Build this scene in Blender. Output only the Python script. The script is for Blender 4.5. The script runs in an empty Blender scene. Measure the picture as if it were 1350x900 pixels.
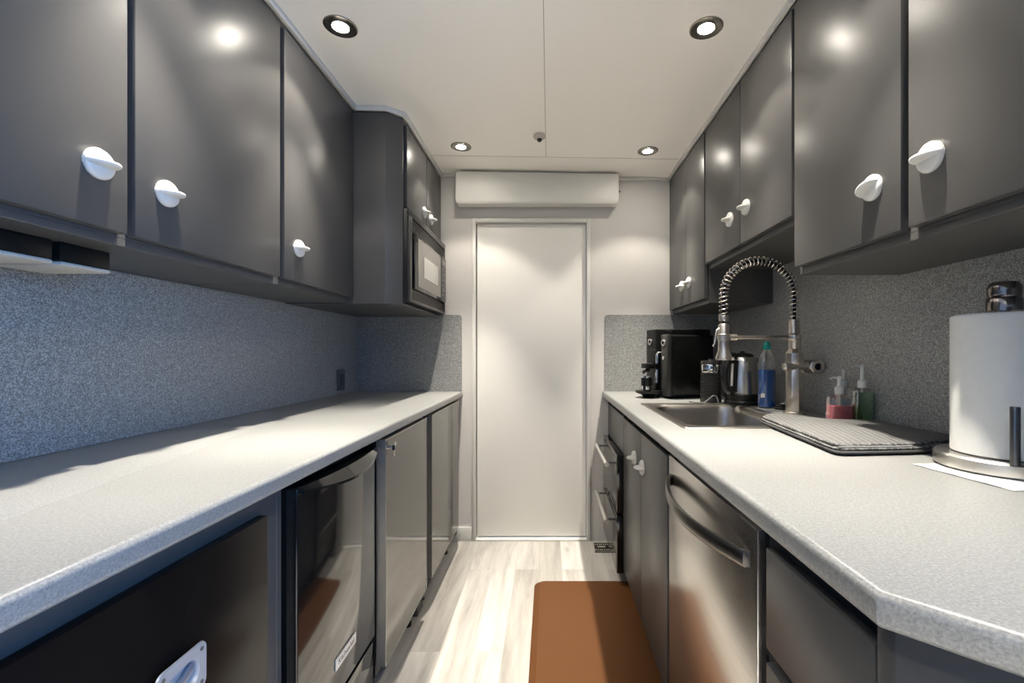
import bpy, bmesh, math, random
from mathutils import Vector, Matrix
random.seed(7)
PI = math.pi
COL = bpy.context.scene.collection
SC = bpy.context.scene

# ------------------------------------------------------------------ helpers
ORG = {}

def link(o):
    COL.objects.link(o)
    return o

def thing(name, label, cat, loc=(0, 0, 0), group=None):
    o = bpy.data.objects.new(name, None)
    o.empty_display_size = 0.05
    link(o)
    o.location = loc
    ORG[o.name] = Vector(loc)
    o['label'] = label
    o['category'] = cat
    if group:
        o['group'] = group
    return o

def shade(me, ang=35):
    bm = bmesh.new(); bm.from_mesh(me)
    lim = math.radians(ang)
    for e in bm.edges:
        e.smooth = not (len(e.link_faces) == 2 and e.calc_face_angle(0) > lim)
    for f in bm.faces:
        f.smooth = True
    bm.to_mesh(me); bm.free()

def obj(name, bm, m, parent=None, origin=None, bevel=0, seg=2, ang=35, label=None, recalc=True):
    """Mesh given in world coordinates -> one object, local to its thing's origin."""
    if recalc:
        bmesh.ops.recalc_face_normals(bm, faces=bm.faces[:])
    if bevel > 0:
        es = [e for e in bm.edges if len(e.link_faces) == 2 and e.calc_face_angle(0) > math.radians(30)]
        if es:
            bmesh.ops.bevel(bm, geom=es, offset=bevel, segments=seg, profile=0.5, affect='EDGES', clamp_overlap=True)
    org = Vector(origin) if origin is not None else (ORG[parent.name] if parent is not None else Vector((0, 0, 0)))
    me = bpy.data.meshes.new(name)
    bmesh.ops.translate(bm, verts=bm.verts[:], vec=-org)
    bm.to_mesh(me); bm.free()
    shade(me, ang)
    if m is not None:
        if isinstance(m, (list, tuple)):
            for q in m: me.materials.append(q)
        else:
            me.materials.append(m)
    o = bpy.data.objects.new(name, me)
    link(o)
    if parent is not None:
        o.parent = parent
    else:
        o.location = org
    ORG[o.name] = org
    if label:
        o['label'] = label
    return o

def tag(o, label, cat, group=None):
    o['label'] = label; o['category'] = cat
    if group: o['group'] = group
    return o

def struct(name, bm, m, **k):
    o = obj(name, bm, m, **k)
    o['kind'] = 'structure'
    return o

def box(bm, x0, x1, y0, y1, z0, z1):
    vs = [bm.verts.new((x, y, z)) for z in (z0, z1) for y in (y0, y1) for x in (x0, x1)]
    for f in ((0, 2, 3, 1), (4, 5, 7, 6), (0, 1, 5, 4), (2, 6, 7, 3), (0, 4, 6, 2), (1, 3, 7, 5)):
        bm.faces.new([vs[i] for i in f])
    return bm

def B(*a):
    bm = bmesh.new()
    if a:
        if isinstance(a[0], (tuple, list)):
            for q in a: box(bm, *q)
        else:
            box(bm, *a)
    return bm

def prism(pts, z0, z1, bm=None):
    bm = bm or bmesh.new()
    zz0 = z0 if callable(z0) else (lambda x, y: z0)
    zz1 = z1 if callable(z1) else (lambda x, y: z1)
    a = [bm.verts.new((x, y, zz0(x, y))) for x, y in pts]
    b = [bm.verts.new((x, y, zz1(x, y))) for x, y in pts]
    n = len(pts)
    bm.faces.new(a[::-1]); bm.faces.new(b)
    for i in range(n):
        bm.faces.new([a[i], a[(i + 1) % n], b[(i + 1) % n], b[i]])
    return bm

def extr(pts3, vec, bm=None):
    """planar polygon (3D points) extruded along vec"""
    bm = bm or bmesh.new()
    v = Vector(vec)
    a = [bm.verts.new(p) for p in pts3]
    b = [bm.verts.new(Vector(p) + v) for p in pts3]
    n = len(a)
    bm.faces.new(a[::-1]); bm.faces.new(b)
    for i in range(n):
        bm.faces.new([a[i], a[(i + 1) % n], b[(i + 1) % n], b[i]])
    return bm

def lathe(prof, c=(0, 0), n=32, bm=None, sx=1, sy=1, z=0, cap=True, M=None):
    bm = bm or bmesh.new()
    M = M or Matrix.Identity(4)
    rings = []
    for r, h in prof:
        if r < 1e-6:
            rings.append([bm.verts.new(M @ Vector((c[0], c[1], z + h)))])
        else:
            rings.append([bm.verts.new(M @ Vector((c[0] + r * sx * math.cos(2 * PI * i / n), c[1] + r * sy * math.sin(2 * PI * i / n), z + h))) for i in range(n)])
    for a, b in zip(rings, rings[1:]):
        for i in range(n):
            j = (i + 1) % n
            if len(a) == 1 and len(b) == 1: break
            if len(a) == 1: bm.faces.new([a[0], b[i], b[j]])
            elif len(b) == 1: bm.faces.new([a[i], a[j], b[0]])
            else: bm.faces.new([a[i], a[j], b[j], b[i]])
    if cap:
        if len(rings[0]) > 1: bm.faces.new(rings[0][::-1])
        if len(rings[-1]) > 1: bm.faces.new(rings[-1])
    return bm

def tube(pts, r, n=10, bm=None, rs=None, flat=None):
    """swept tube; flat=(a,b) gives an elliptic section (a across, b up)"""
    bm = bm or bmesh.new()
    P = [Vector(p) for p in pts]
    T = []
    for i in range(len(P)):
        d = (P[min(i + 1, len(P) - 1)] - P[max(i - 1, 0)])
        T.append(d.normalized())
    up = Vector((0, 0, 1)) if abs(T[0].z) < 0.9 else Vector((0, 1, 0))
    N = (up - T[0] * up.dot(T[0])).normalized()
    rings = []
    for i, p in enumerate(P):
        N = (N - T[i] * N.dot(T[i])).normalized()
        Bn = T[i].cross(N)
        rr = rs[i] if rs else r
        a, b = (rr, rr) if flat is None else (flat[0], flat[1])
        rings.append([bm.verts.new(p + N * (b * math.cos(2 * PI * k / n)) + Bn * (a * math.sin(2 * PI * k / n))) for k in range(n)])
    for a, b in zip(rings, rings[1:]):
        for k in range(n):
            bm.faces.new([a[k], a[(k + 1) % n], b[(k + 1) % n], b[k]])
    bm.faces.new(rings[0][::-1]); bm.faces.new(rings[-1])
    return bm

def rrect(w, h, r, n=5):
    """rounded rectangle outline centred on 0"""
    out = []
    for cx, cy, a0 in ((w / 2 - r, h / 2 - r, 0), (-w / 2 + r, h / 2 - r, PI / 2), (-w / 2 + r, -h / 2 + r, PI), (w / 2 - r, -h / 2 + r, 1.5 * PI)):
        for i in range(n + 1):
            a = a0 + i / n * PI / 2
            out.append((cx + r * math.cos(a), cy + r * math.sin(a)))
    return out

def text_mesh(name, body, size, m, parent, mat_world, depth=0.0004, bold=0.0):
    cu = bpy.data.curves.new(name, 'FONT')
    cu.body = body; cu.size = size; cu.extrude = depth; cu.align_x = 'CENTER'; cu.align_y = 'CENTER'; cu.offset = bold
    t = bpy.data.objects.new(name + '_tmp', cu)
    COL.objects.link(t)
    bpy.context.view_layer.update()
    me = bpy.data.meshes.new_from_object(t)
    bpy.data.objects.remove(t)
    me.name = name
    org = ORG[parent.name]
    me.transform(Matrix.Translation(-org) @ mat_world)
    me.materials.clear(); me.materials.append(m)
    o = bpy.data.objects.new(name, me)
    link(o); o.parent = parent
    ORG[o.name] = org
    return o

def smooth_path(pts, k=5):
    out = []
    P = [pts[0]] + list(pts) + [pts[-1]]
    for i in range(1, len(P) - 2):
        for j in range(k):
            u = j / k
            p0, p1, p2, p3 = P[i - 1], P[i], P[i + 1], P[i + 2]
            out.append(0.5 * ((2 * p1) + (p2 - p0) * u + (2 * p0 - 5 * p1 + 4 * p2 - p3) * u * u + (3 * p1 - p0 - 3 * p2 + p3) * u ** 3))
    out.append(pts[-1]); return out

# ------------------------------------------------------------------ materials
def nt(name):
    m = bpy.data.materials.new(name); m.use_nodes = True
    t = m.node_tree; p = t.nodes['Principled BSDF']
    return m, t, p

def N(t, k, **kw):
    n = t.nodes.new(k)
    for a, b in kw.items(): setattr(n, a, b)
    return n

def mat(name, col, rough=0.5, metal=0.0, var=0.04, scale=30, bump=0.0, bscale=200, coat=0, trans=0, ior=1.45, emit=0, ecol=None, stretch=None, spec=0.5, alpha=1):
    m, t, p = nt(name)
    p.inputs['Roughness'].default_value = rough
    p.inputs['Metallic'].default_value = metal
    p.inputs['IOR'].default_value = ior
    p.inputs['Coat Weight'].default_value = coat
    p.inputs['Specular IOR Level'].default_value = spec
    p.inputs['Transmission Weight'].default_value = trans
    if emit:
        p.inputs['Emission Color'].default_value = (*(ecol or col), 1); p.inputs['Emission Strength'].default_value = emit
    tc = N(t, 'ShaderNodeTexCoord'); mp = N(t, 'ShaderNodeMapping')
    if stretch: mp.inputs['Scale'].default_value = stretch
    t.links.new(tc.outputs['Object'], mp.inputs['Vector'])
    nz = N(t, 'ShaderNodeTexNoise'); nz.inputs['Scale'].default_value = scale; nz.inputs['Detail'].default_value = 3
    t.links.new(mp.outputs['Vector'], nz.inputs['Vector'])
    rp = N(t, 'ShaderNodeValToRGB')
    rp.color_ramp.elements[0].position = 0.3; rp.color_ramp.elements[1].position = 0.7
    rp.color_ramp.elements[0].color = (*[c * (1 - var) for c in col], 1)
    rp.color_ramp.elements[1].color = (*[min(1, c * (1 + var)) for c in col], 1)
    t.links.new(nz.outputs['Fac'], rp.inputs['Fac']); t.links.new(rp.outputs['Color'], p.inputs['Base Color'])
    if bump:
        n2 = N(t, 'ShaderNodeTexNoise'); n2.inputs['Scale'].default_value = bscale; n2.inputs['Detail'].default_value = 2
        t.links.new(mp.outputs['Vector'], n2.inputs['Vector'])
        b = N(t, 'ShaderNodeBump'); b.inputs['Strength'].default_value = bump; b.inputs['Distance'].default_value = 0.001
        t.links.new(n2.outputs['Fac'], b.inputs['Height']); t.links.new(b.outputs['Normal'], p.inputs['Normal'])
    return m

def clear_plastic(name, tint=(1, 1, 1), fac=0.14):
    m = bpy.data.materials.new(name); m.use_nodes = True
    t = m.node_tree; t.nodes.clear()
    out = N(t, 'ShaderNodeOutputMaterial'); mix = N(t, 'ShaderNodeMixShader')
    tr = N(t, 'ShaderNodeBsdfTransparent'); tr.inputs['Color'].default_value = (*tint, 1)
    gl = N(t, 'ShaderNodeBsdfGlossy'); gl.inputs['Roughness'].default_value = 0.06
    lw = N(t, 'ShaderNodeLayerWeight'); lw.inputs['Blend'].default_value = 0.4
    mr = N(t, 'ShaderNodeMath', operation='MULTIPLY_ADD'); mr.inputs[1].default_value = 0.7; mr.inputs[2].default_value = fac
    t.links.new(lw.outputs['Facing'], mr.inputs[0]); t.links.new(mr.outputs[0], mix.inputs[0])
    t.links.new(tr.outputs[0], mix.inputs[1]); t.links.new(gl.outputs[0], mix.inputs[2]); t.links.new(mix.outputs[0], out.inputs['Surface'])
    return m

def speckle(name, base, dark, light, scale, rough, amt=0.5):
    m, t, p = nt(name)
    tc = N(t, 'ShaderNodeTexCoord')
    n1 = N(t, 'ShaderNodeTexNoise'); n1.inputs['Scale'].default_value = scale; n1.inputs['Detail'].default_value = 2; n1.inputs['Roughness'].default_value = 0.6
    n2 = N(t, 'ShaderNodeTexNoise'); n2.inputs['Scale'].default_value = scale * 0.35; n2.inputs['Detail'].default_value = 3
    n3 = N(t, 'ShaderNodeTexNoise'); n3.inputs['Scale'].default_value = scale * 1.7; n3.inputs['Detail'].default_value = 1
    for n in (n1, n2, n3): t.links.new(tc.outputs['Object'], n.inputs['Vector'])
    r1 = N(t, 'ShaderNodeValToRGB')
    r1.color_ramp.elements[0].position = 0.36; r1.color_ramp.elements[0].color = (*dark, 1)
    r1.color_ramp.elements[1].position = 0.55; r1.color_ramp.elements[1].color = (*base, 1)
    e = r1.color_ramp.elements.new(0.68); e.color = (*light, 1)
    t.links.new(n1.outputs['Fac'], r1.inputs['Fac'])
    mx = N(t, 'ShaderNodeMix', data_type='RGBA', blend_type='MULTIPLY')
    r2 = N(t, 'ShaderNodeValToRGB')
    r2.color_ramp.elements[0].position = 0.35; r2.color_ramp.elements[0].color = (1 - amt * .45, 1 - amt * .45, 1 - amt * .43, 1)
    r2.color_ramp.elements[1].position = 0.62; r2.color_ramp.elements[1].color = (1, 1, 1, 1)
    t.links.new(n2.outputs['Fac'], r2.inputs['Fac'])
    mx.inputs[0].default_value = 1
    t.links.new(r1.outputs['Color'], mx.inputs[6]); t.links.new(r2.outputs['Color'], mx.inputs[7])
    mx2 = N(t, 'ShaderNodeMix', data_type='RGBA', blend_type='MULTIPLY')
    r3 = N(t, 'ShaderNodeValToRGB')
    r3.color_ramp.elements[0].position = 0.33; r3.color_ramp.elements[0].color = (1 - amt, 1 - amt, 1 - amt, 1)
    r3.color_ramp.elements[1].position = 0.42; r3.color_ramp.elements[1].color = (1, 1, 1, 1)
    t.links.new(n3.outputs['Fac'], r3.inputs['Fac'])
    mx2.inputs[0].default_value = 1
    t.links.new(mx.outputs[2], mx2.inputs[6]); t.links.new(r3.outputs['Color'], mx2.inputs[7])
    t.links.new(mx2.outputs[2], p.inputs['Base Color'])
    p.inputs['Roughness'].default_value = rough
    return m

def wood_floor():
    m, t, p = nt('floor_planks')
    tc = N(t, 'ShaderNodeTexCoord')
    mp = N(t, 'ShaderNodeMapping'); mp.inputs['Rotation'].default_value = (0, 0, PI / 2); mp.inputs['Location'].default_value = (0.31, 0.055, 0)
    t.links.new(tc.outputs['Object'], mp.inputs['Vector'])
    br = N(t, 'ShaderNodeTexBrick'); br.offset = 0.37; br.offset_frequency = 2
    br.inputs['Scale'].default_value = 1
    br.inputs['Brick Width'].default_value = 1.05; br.inputs['Row Height'].default_value = 0.122
    br.inputs['Mortar Size'].default_value = 0.0009; br.inputs['Mortar Smooth'].default_value = 0.3; br.inputs['Bias'].default_value = 0
    br.inputs['Color1'].default_value = (0.0, 0.0, 0.0, 1); br.inputs['Color2'].default_value = (1, 1, 1, 1); br.inputs['Mortar'].default_value = (0.4, 0.4, 0.4, 1)
    t.links.new(mp.outputs['Vector'], br.inputs['Vector'])
    # streaks along y, shifted per plank
    m2 = N(t, 'ShaderNodeMapping'); m2.inputs['Scale'].default_value = (13, 1.3, 1)
    t.links.new(tc.outputs['Object'], m2.inputs['Vector'])
    add = N(t, 'ShaderNodeVectorMath', operation='ADD')
    sc = N(t, 'ShaderNodeVectorMath', operation='SCALE'); sc.inputs['Scale'].default_value = 9
    t.links.new(br.outputs['Color'], sc.inputs[0]); t.links.new(m2.outputs['Vector'], add.inputs[0]); t.links.new(sc.outputs['Vector'], add.inputs[1])
    nz = N(t, 'ShaderNodeTexNoise'); nz.inputs['Scale'].default_value = 1.3; nz.inputs['Detail'].default_value = 7; nz.inputs['Roughness'].default_value = 0.62; nz.inputs['Distortion'].default_value = 0.25
    t.links.new(add.outputs['Vector'], nz.inputs['Vector'])
    rp = N(t, 'ShaderNodeValToRGB')
    E = rp.color_ramp.elements
    E[0].position = 0.28; E[0].color = (0.28, 0.265, 0.235, 1)
    E[1].position = 0.66; E[1].color = (0.57, 0.55, 0.515, 1)
    e = E.new(0.45); e.color = (0.43, 0.41, 0.38, 1)
    t.links.new(nz.outputs['Fac'], rp.inputs['Fac'])
    # plank tone
    rt = N(t, 'ShaderNodeValToRGB'); rt.color_ramp.elements[0].color = (0.74, 0.73, 0.71, 1); rt.color_ramp.elements[1].color = (1, 1, 1, 1)
    t.links.new(br.outputs['Color'], rt.inputs['Fac'])
    mx = N(t, 'ShaderNodeMix', data_type='RGBA', blend_type='MULTIPLY'); mx.inputs[0].default_value = 1
    t.links.new(rp.outputs['Color'], mx.inputs[6]); t.links.new(rt.outputs['Color'], mx.inputs[7])
    # knots
    m3 = N(t, 'ShaderNodeMapping'); m3.inputs['Scale'].default_value = (7, 2.2, 1)
    t.links.new(tc.outputs['Object'], m3.inputs['Vector'])
    vo = N(t, 'ShaderNodeTexVoronoi'); vo.inputs['Scale'].default_value = 1.0
    t.links.new(m3.outputs['Vector'], vo.inputs['Vector'])
    rk = N(t, 'ShaderNodeValToRGB'); rk.color_ramp.elements[0].position = 0.02; rk.color_ramp.elements[0].color = (0.45, 0.42, 0.38, 1)
    rk.color_ramp.elements[1].position = 0.12; rk.color_ramp.elements[1].color = (1, 1, 1, 1)
    t.links.new(vo.outputs['Distance'], rk.inputs['Fac'])
    mk = N(t, 'ShaderNodeMix', data_type='RGBA', blend_type='MULTIPLY'); mk.inputs[0].default_value = 0.7
    t.links.new(mx.outputs[2], mk.inputs[6]); t.links.new(rk.outputs['Color'], mk.inputs[7])
    # seams
    ms = N(t, 'ShaderNodeMix', data_type='RGBA', blend_type='MIX')
    t.links.new(br.outputs['Fac'], ms.inputs[0]); t.links.new(mk.outputs[2], ms.inputs[6]); ms.inputs[7].default_value = (0.33, 0.31, 0.28, 1)
    t.links.new(ms.outputs[2], p.inputs['Base Color'])
    p.inputs['Roughness'].default_value = 0.36
    bp = N(t, 'ShaderNodeBump'); bp.inputs['Strength'].default_value = 0.12; bp.inputs['Distance'].default_value = 0.001
    t.links.new(nz.outputs['Fac'], bp.inputs['Height']); t.links.new(bp.outputs['Normal'], p.inputs['Normal'])
    return m

def waffle(name, col):
    m, t, p = nt(name)
    tc = N(t, 'ShaderNodeTexCoord')
    mp = N(t, 'ShaderNodeMapping'); mp.inputs['Rotation'].default_value = (0, 0, 0.22); mp.inputs['Scale'].default_value = (66, 66, 66)
    t.links.new(tc.outputs['Object'], mp.inputs['Vector'])
    sx = N(t, 'ShaderNodeSeparateXYZ'); t.links.new(mp.outputs['Vector'], sx.inputs[0])
    outs = []
    for a in ('X', 'Y'):
        ml = N(t, 'ShaderNodeMath', operation='MULTIPLY'); ml.inputs[1].default_value = PI
        s = N(t, 'ShaderNodeMath', operation='SINE'); ab = N(t, 'ShaderNodeMath', operation='ABSOLUTE')
        t.links.new(sx.outputs[a], ml.inputs[0]); t.links.new(ml.outputs[0], s.inputs[0]); t.links.new(s.outputs[0], ab.inputs[0]); outs.append(ab)
    mn = N(t, 'ShaderNodeMath', operation='MINIMUM')
    t.links.new(outs[0].outputs[0], mn.inputs[0]); t.links.new(outs[1].outputs[0], mn.inputs[1])
    rp = N(t, 'ShaderNodeValToRGB')
    rp.color_ramp.elements[0].position = 0.1; rp.color_ramp.elements[0].color = (*[c * 1.25 for c in col], 1)
    rp.color_ramp.elements[1].position = 0.6; rp.color_ramp.elements[1].color = (*[c * 0.6 for c in col], 1)
    t.links.new(mn.outputs[0], rp.inputs['Fac']); t.links.new(rp.outputs['Color'], p.inputs['Base Color'])
    b = N(t, 'ShaderNodeBump'); b.inputs['Strength'].default_value = 0.9; b.inputs['Distance'].default_value = 0.003; b.invert = True
    t.links.new(mn.outputs[0], b.inputs['Height']); t.links.new(b.outputs['Normal'], p.inputs['Normal'])
    p.inputs['Roughness'].default_value = 0.95
    return m

GREY = mat('grey_laminate', (0.074, 0.072, 0.070), 0.36, var=0.03, scale=6, bump=0.04, bscale=300)
GREYD = mat('grey_carcass', (0.072, 0.070, 0.068), 0.42, var=0.04, scale=6)
SLOT = mat('gap_shade_black', (0.008, 0.008, 0.009), 0.7)  # black that paints the shade in gaps between fronts
COUNTER = speckle('speckled_counter', (0.27, 0.273, 0.262), (0.21, 0.212, 0.208), (0.315, 0.315, 0.303), 300, 0.30, 0.16)
SPLASH = speckle('speckled_backsplash', (0.35, 0.352, 0.342), (0.16, 0.161, 0.156), (0.56, 0.56, 0.545), 330, 0.5, 0.35)
FLOOR = wood_floor()
WALL = mat('wall_paint', (0.63, 0.61, 0.58), 0.6, var=0.02, scale=4, bump=0.03)
WALLD = mat('walnut_panelling', (0.10, 0.065, 0.04), 0.45, var=0.2, scale=3, stretch=(8, 8, 1))
CEIL = mat('ceiling_panel', (0.93, 0.90, 0.84), 0.30, var=0.01, scale=2)
WHITE = mat('white_trim', (0.66, 0.65, 0.615), 0.45, var=0.01)
DOORM = mat('white_door', (0.86, 0.845, 0.80), 0.45, var=0.015, scale=2)
KNOBM = mat('white_plastic', (0.68, 0.67, 0.625), 0.32, var=0.01)
STEEL = mat('brushed_steel', (0.56, 0.54, 0.51), 0.27, 1.0, var=0.06, scale=8, stretch=(60, 60, 1.2))
STEELH = mat('brushed_steel_horizontal', (0.66, 0.635, 0.60), 0.25, 1.0, var=0.08, scale=6, stretch=(1, 1, 70))
SATIN = mat('satin_silver', (0.62, 0.60, 0.57), 0.38, 0.7, var=0.03)
SINKM = mat('sink_steel', (0.42, 0.395, 0.36), 0.28, 1.0, var=0.08, scale=8, stretch=(40, 40, 1))
NICKEL = mat('brushed_nickel', (0.58, 0.535, 0.48), 0.31, 1.0, var=0.05)
CHROME = mat('chrome', (0.72, 0.72, 0.72), 0.10, 1.0, var=0.02)
DSTEEL = mat('dark_steel', (0.17, 0.165, 0.16), 0.28, 1.0, var=0.05)
BLACKG = mat('black_gloss', (0.008, 0.008, 0.008), 0.09, var=0.1, coat=0.3, spec=0.7)
BLACKP = mat('black_plastic', (0.007, 0.007, 0.007), 0.34, var=0.1, spec=0.35)
BLACKM = mat('black_matt', (0.018, 0.016, 0.015), 0.5, var=0.1)
BLACKW = mat('black_brushed_panel', (0.009, 0.007, 0.006), 0.19, var=0.06, scale=5, spec=0.10)
GLASSD = mat('smoked_glass', (0.115, 0.11, 0.102), 0.09, 0.75, var=0.02)
GLASSM = mat('mirror_glass_grey', (0.27, 0.26, 0.245), 0.10, 0.85, var=0.02)
PALE = mat('pale_reflection_display', (0.26, 0.255, 0.24), 0.3, 0.3, var=0.02)  # pale tone of the painted microwave reflection and of the display
MAT_B = mat('brown_vinyl', (0.095, 0.035, 0.0085), 0.62, spec=0.3, var=0.10, scale=260, bump=0.35, bscale=420)
PAPER = mat('paper_white', (0.60, 0.605, 0.59), 0.9, var=0.02, scale=60, bump=0.25, bscale=160)
BEIGE = mat('beige_plastic', (0.52, 0.49, 0.43), 0.5, var=0.05)
SILVER = mat('silver_plate', (0.48, 0.49, 0.51), 0.4, 0.4, var=0.02)
BADGE = mat('badge_silver', (0.82, 0.79, 0.74), 0.35, 0.3, var=0.03)
INK = mat('dark_ink', (0.12, 0.11, 0.10), 0.5, var=0.05)
CLEAR = clear_plastic('clear_plastic')
BLUEL = mat('blue_liquid', (0.008, 0.12, 0.46), 0.12, var=0.08, scale=20, trans=0.35, emit=0)
PINKL = mat('pink_liquid', (0.72, 0.18, 0.19), 0.2, var=0.06, scale=20)
GREENL = clear_plastic('green_liquid', (0.42, 0.72, 0.28), 0.12)
TEAL = mat('teal_cap', (0.01, 0.32, 0.27), 0.35, var=0.05)
TEALLAB = mat('teal_label', (0.12, 0.33, 0.38), 0.5, var=0.1)
GREYPUMP = mat('grey_pump', (0.42, 0.43, 0.42), 0.4, var=0.02)
RED = mat('red_tag', (0.35, 0.03, 0.02), 0.6)
TOWEL = waffle('grey_waffle', (0.135, 0.135, 0.131))
TOWELD = mat('dark_binding', (0.03, 0.03, 0.031), 0.9, var=0.1)
RUBBER = mat('black_rubber', (0.012, 0.012, 0.012), 0.7)
SEAM = mat('ceiling_seam', (0.42, 0.41, 0.38), 0.6)
RIM = mat('downlight_rim', (0.30, 0.28, 0.25), 0.25, 1.0, var=0.1)
LAMP = mat('lamp_glow', (1, 0.96, 0.9), 0.5, emit=120, ecol=(1.0, 0.93, 0.82))
FRAMEW = mat('window_frame_white', (0.75, 0.75, 0.74), 0.5)

# ------------------------------------------------------------------ measures
YE = 2.78          # end wall
XL, XR = -1.177, 1.062
def CZ(x, y=0): return 2.2215 - 0.0157 * x
CT, CB = 0.912, 0.874     # counter top and underside
EPS = 0.0015

# ------------------------------------------------------------------ room shell
struct('floor', B(-1.4, 2.4, -2.5, 3.0, -0.06, 0), FLOOR)
struct('ceiling', prism([(-1.4, -2.5), (2.4, -2.5), (2.4, 3.0), (-1.4, 3.0)], CZ, lambda x, y: CZ(x) + 0.05), CEIL)
struct('wall_left', prism([(XL - 0.1, -2.4), (XL, -2.4), (XL, YE + 0.1), (XL - 0.1, YE + 0.1)], 0, lambda x, y: CZ(x) - 0.0005), WALL)
struct('wall_right', prism([(XR, 0.0), (XR + 0.1, 0.0), (XR + 0.1, YE + 0.1), (XR, YE + 0.1)], 0, lambda x, y: CZ(x) - 0.0005), WALL)
# end wall with doorway
DX0, DX1, DZ = -0.447, 0.229, 1.942
bm = prism([(XL, YE), (DX0, YE), (DX0, YE + 0.1), (XL, YE + 0.1)], 0, lambda x, y: CZ(x) - 0.0005)
prism([(DX1, YE), (XR, YE), (XR, YE + 0.1), (DX1, YE + 0.1)], 0, lambda x, y: CZ(x) - 0.0005, bm)
prism([(DX0, YE), (DX1, YE), (DX1, YE + 0.1), (DX0, YE + 0.1)], DZ, lambda x, y: CZ(x) - 0.0005, bm)
struct('wall_end', bm, WALL)
# saloon behind the camera
WY0, WY1, WZ0, WZ1 = -2.2, -0.35, 0.75, 1.95
bm = B((2.3, 2.4, -2.4, WY0, 0, 2.18), (2.3, 2.4, WY1, 0.05, 0, 2.18), (2.3, 2.4, WY0, WY1, 0, WZ0), (2.3, 2.4, WY0, WY1, WZ1, 2.18))
struct('wall_saloon_right', bm, WALLD)
struct('wall_saloon_return', B(XR + 0.1, 2.3, 0.0, 0.05, 0, 2.18), WALLD)
struct('wall_rear', B(XL - .1, 2.4, -2.5, -2.4, 0, 2.17), WALLD)
bm = bmesh.new()
for q in ((WY0, WY0 + .05, WZ0, WZ1), (WY1 - .05, WY1, WZ0, WZ1), (WY0, WY1, WZ0, WZ0 + .05), (WY0, WY1, WZ1 - .05, WZ1), (-1.29, -1.25, WZ0, WZ1)):
    box(bm, 2.32, 2.37, q[0], q[1], q[2], q[3])
struct('window_1', bm, FRAMEW)

# ceiling seams (thin shadow-gap strips) and crown
bm = bmesh.new()
def ceilstrip(bm, x0, x1, y0, y1, d):
    prism([(x0, y0), (x1, y0), (x1, y1), (x0, y1)], lambda x, y: CZ(x) - d, lambda x, y: CZ(x) + 0.002, bm)
ceilstrip(bm, -0.019, -0.0165, -1.0, 2.50, 0.0008)
ceilstrip(bm, -0.64, 0.71, 2.50, 2.503, 0.0008)
struct('trim_1', bm, SEAM)

# door, casing, baseboards
d1 = struct('door_1', B(DX0 + 0.004, DX1 - 0.004, YE + 0.022, YE + 0.06, 0.018, DZ - 0.004), DOORM, bevel=0.002)
bm = B((DX0 - 0.022, DX0 + 0.0, YE - 0.014, YE - 0.0005, 0, DZ + 0.022), (DX1, DX1 + 0.022, YE - 0.014, YE - 0.0005, 0, DZ + 0.022),
       (DX0, DX1, YE - 0.014, YE - 0.0005, DZ, DZ + 0.022))
struct('trim_2', bm, WHITE, bevel=0.003)
struct('trim_3', B(DX0, DX1, YE - 0.012, YE + 0.06, 0, 0.010), WHITE, bevel=0.002)
struct('baseboard_end', B(-0.60, DX0 - 0.024, YE - 0.014, YE - 0.0005, 0, 0.085), WHITE, bevel=0.003)
# crown strips along uppers
bm = bmesh.new()
def crown(bm, pts, h=0.022):
    prism(pts, lambda x, y: CZ(x) - h, lambda x, y: CZ(x) - 0.0008, bm)
    return bm
crown(bm, [(-0.862, -0.6), (-0.846, -0.6), (-0.846, 2.000), (-0.862, 2.000)])
crown(bm, [(-0.862, 1.984), (-0.846, 1.996), (-0.717, 1.996), (-0.650, 2.048), (-0.644, 2.068), (-0.644, YE - 0.001), (-0.66, YE - 0.001), (-0.66, 2.06), (-0.722, 2.009), (-0.862, 2.007)])
struct('trim_4', bm, WHITE, bevel=0.002)
bm = crown(bmesh.new(), [(0.719, 0.5), (0.733, 0.5), (0.733, YE - 0.001), (0.719, YE - 0.001)], 0.016)
struct('trim_5', bm, WHITE, bevel=0.002)
bm = crown(bmesh.new(), [(-0.643, YE - 0.014), (0.718, YE - 0.014), (0.718, YE - 0.0005), (-0.643, YE - 0.0005)], 0.018)
struct('trim_6', bm, WHITE, bevel=0.002)

# ------------------------------------------------------------------ backsplashes
t_ = 0.008
o = obj('backsplash', B(XL + 0.0005, XL + t_, -0.6, YE - t_ - 0.002, CT + 0.001, 1.367), SPLASH, origin=(XL, 1.0, CT)); tag(o, 'long speckled blue-grey backsplash on the left wall above the empty counter', 'backsplash')
def end_splash(x0, x1, round_right, label):
    w = x1 - x0; z0, z1 = CT + 0.001, 1.377; r = 0.022
    pts = []
    if round_right:
        pts = [(x0, z0), (x1, z0)] + [(x1 - r + r * math.cos(a), z1 - r + r * math.sin(a)) for a in [i * PI / 12 for i in range(7)]] + [(x0, z1)]
    else:
        pts = [(x1, z0), (x1, z1)] + [(x0 + r + r * math.cos(a), z1 - r + r * math.sin(a)) for a in [PI / 2 + i * PI / 12 for i in range(7)]] + [(x0, z0)]
    bm = extr([(x, YE - t_, z) for x, z in pts], (0, t_ - 0.0005, 0))
    o = obj('backsplash', bm, SPLASH, origin=(x0, YE, CT)); tag(o, label, 'backsplash')
end_splash(XL + t_ + 0.002, -0.533, True, 'short speckled grey splash panel on the end wall left of the white door')
end_splash(0.338, XR - t_ - 0.002, False, 'short speckled grey splash panel on the end wall behind the coffee machine')
o = obj('backsplash', B(XR - t_, XR - 0.0005, 0.05, YE - t_ - 0.002, CT + 0.001, 1.60), SPLASH, origin=(XR, 1.0, CT)); tag(o, 'long speckled dark grey backsplash on the right wall behind the sink tap', 'backsplash')

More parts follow.
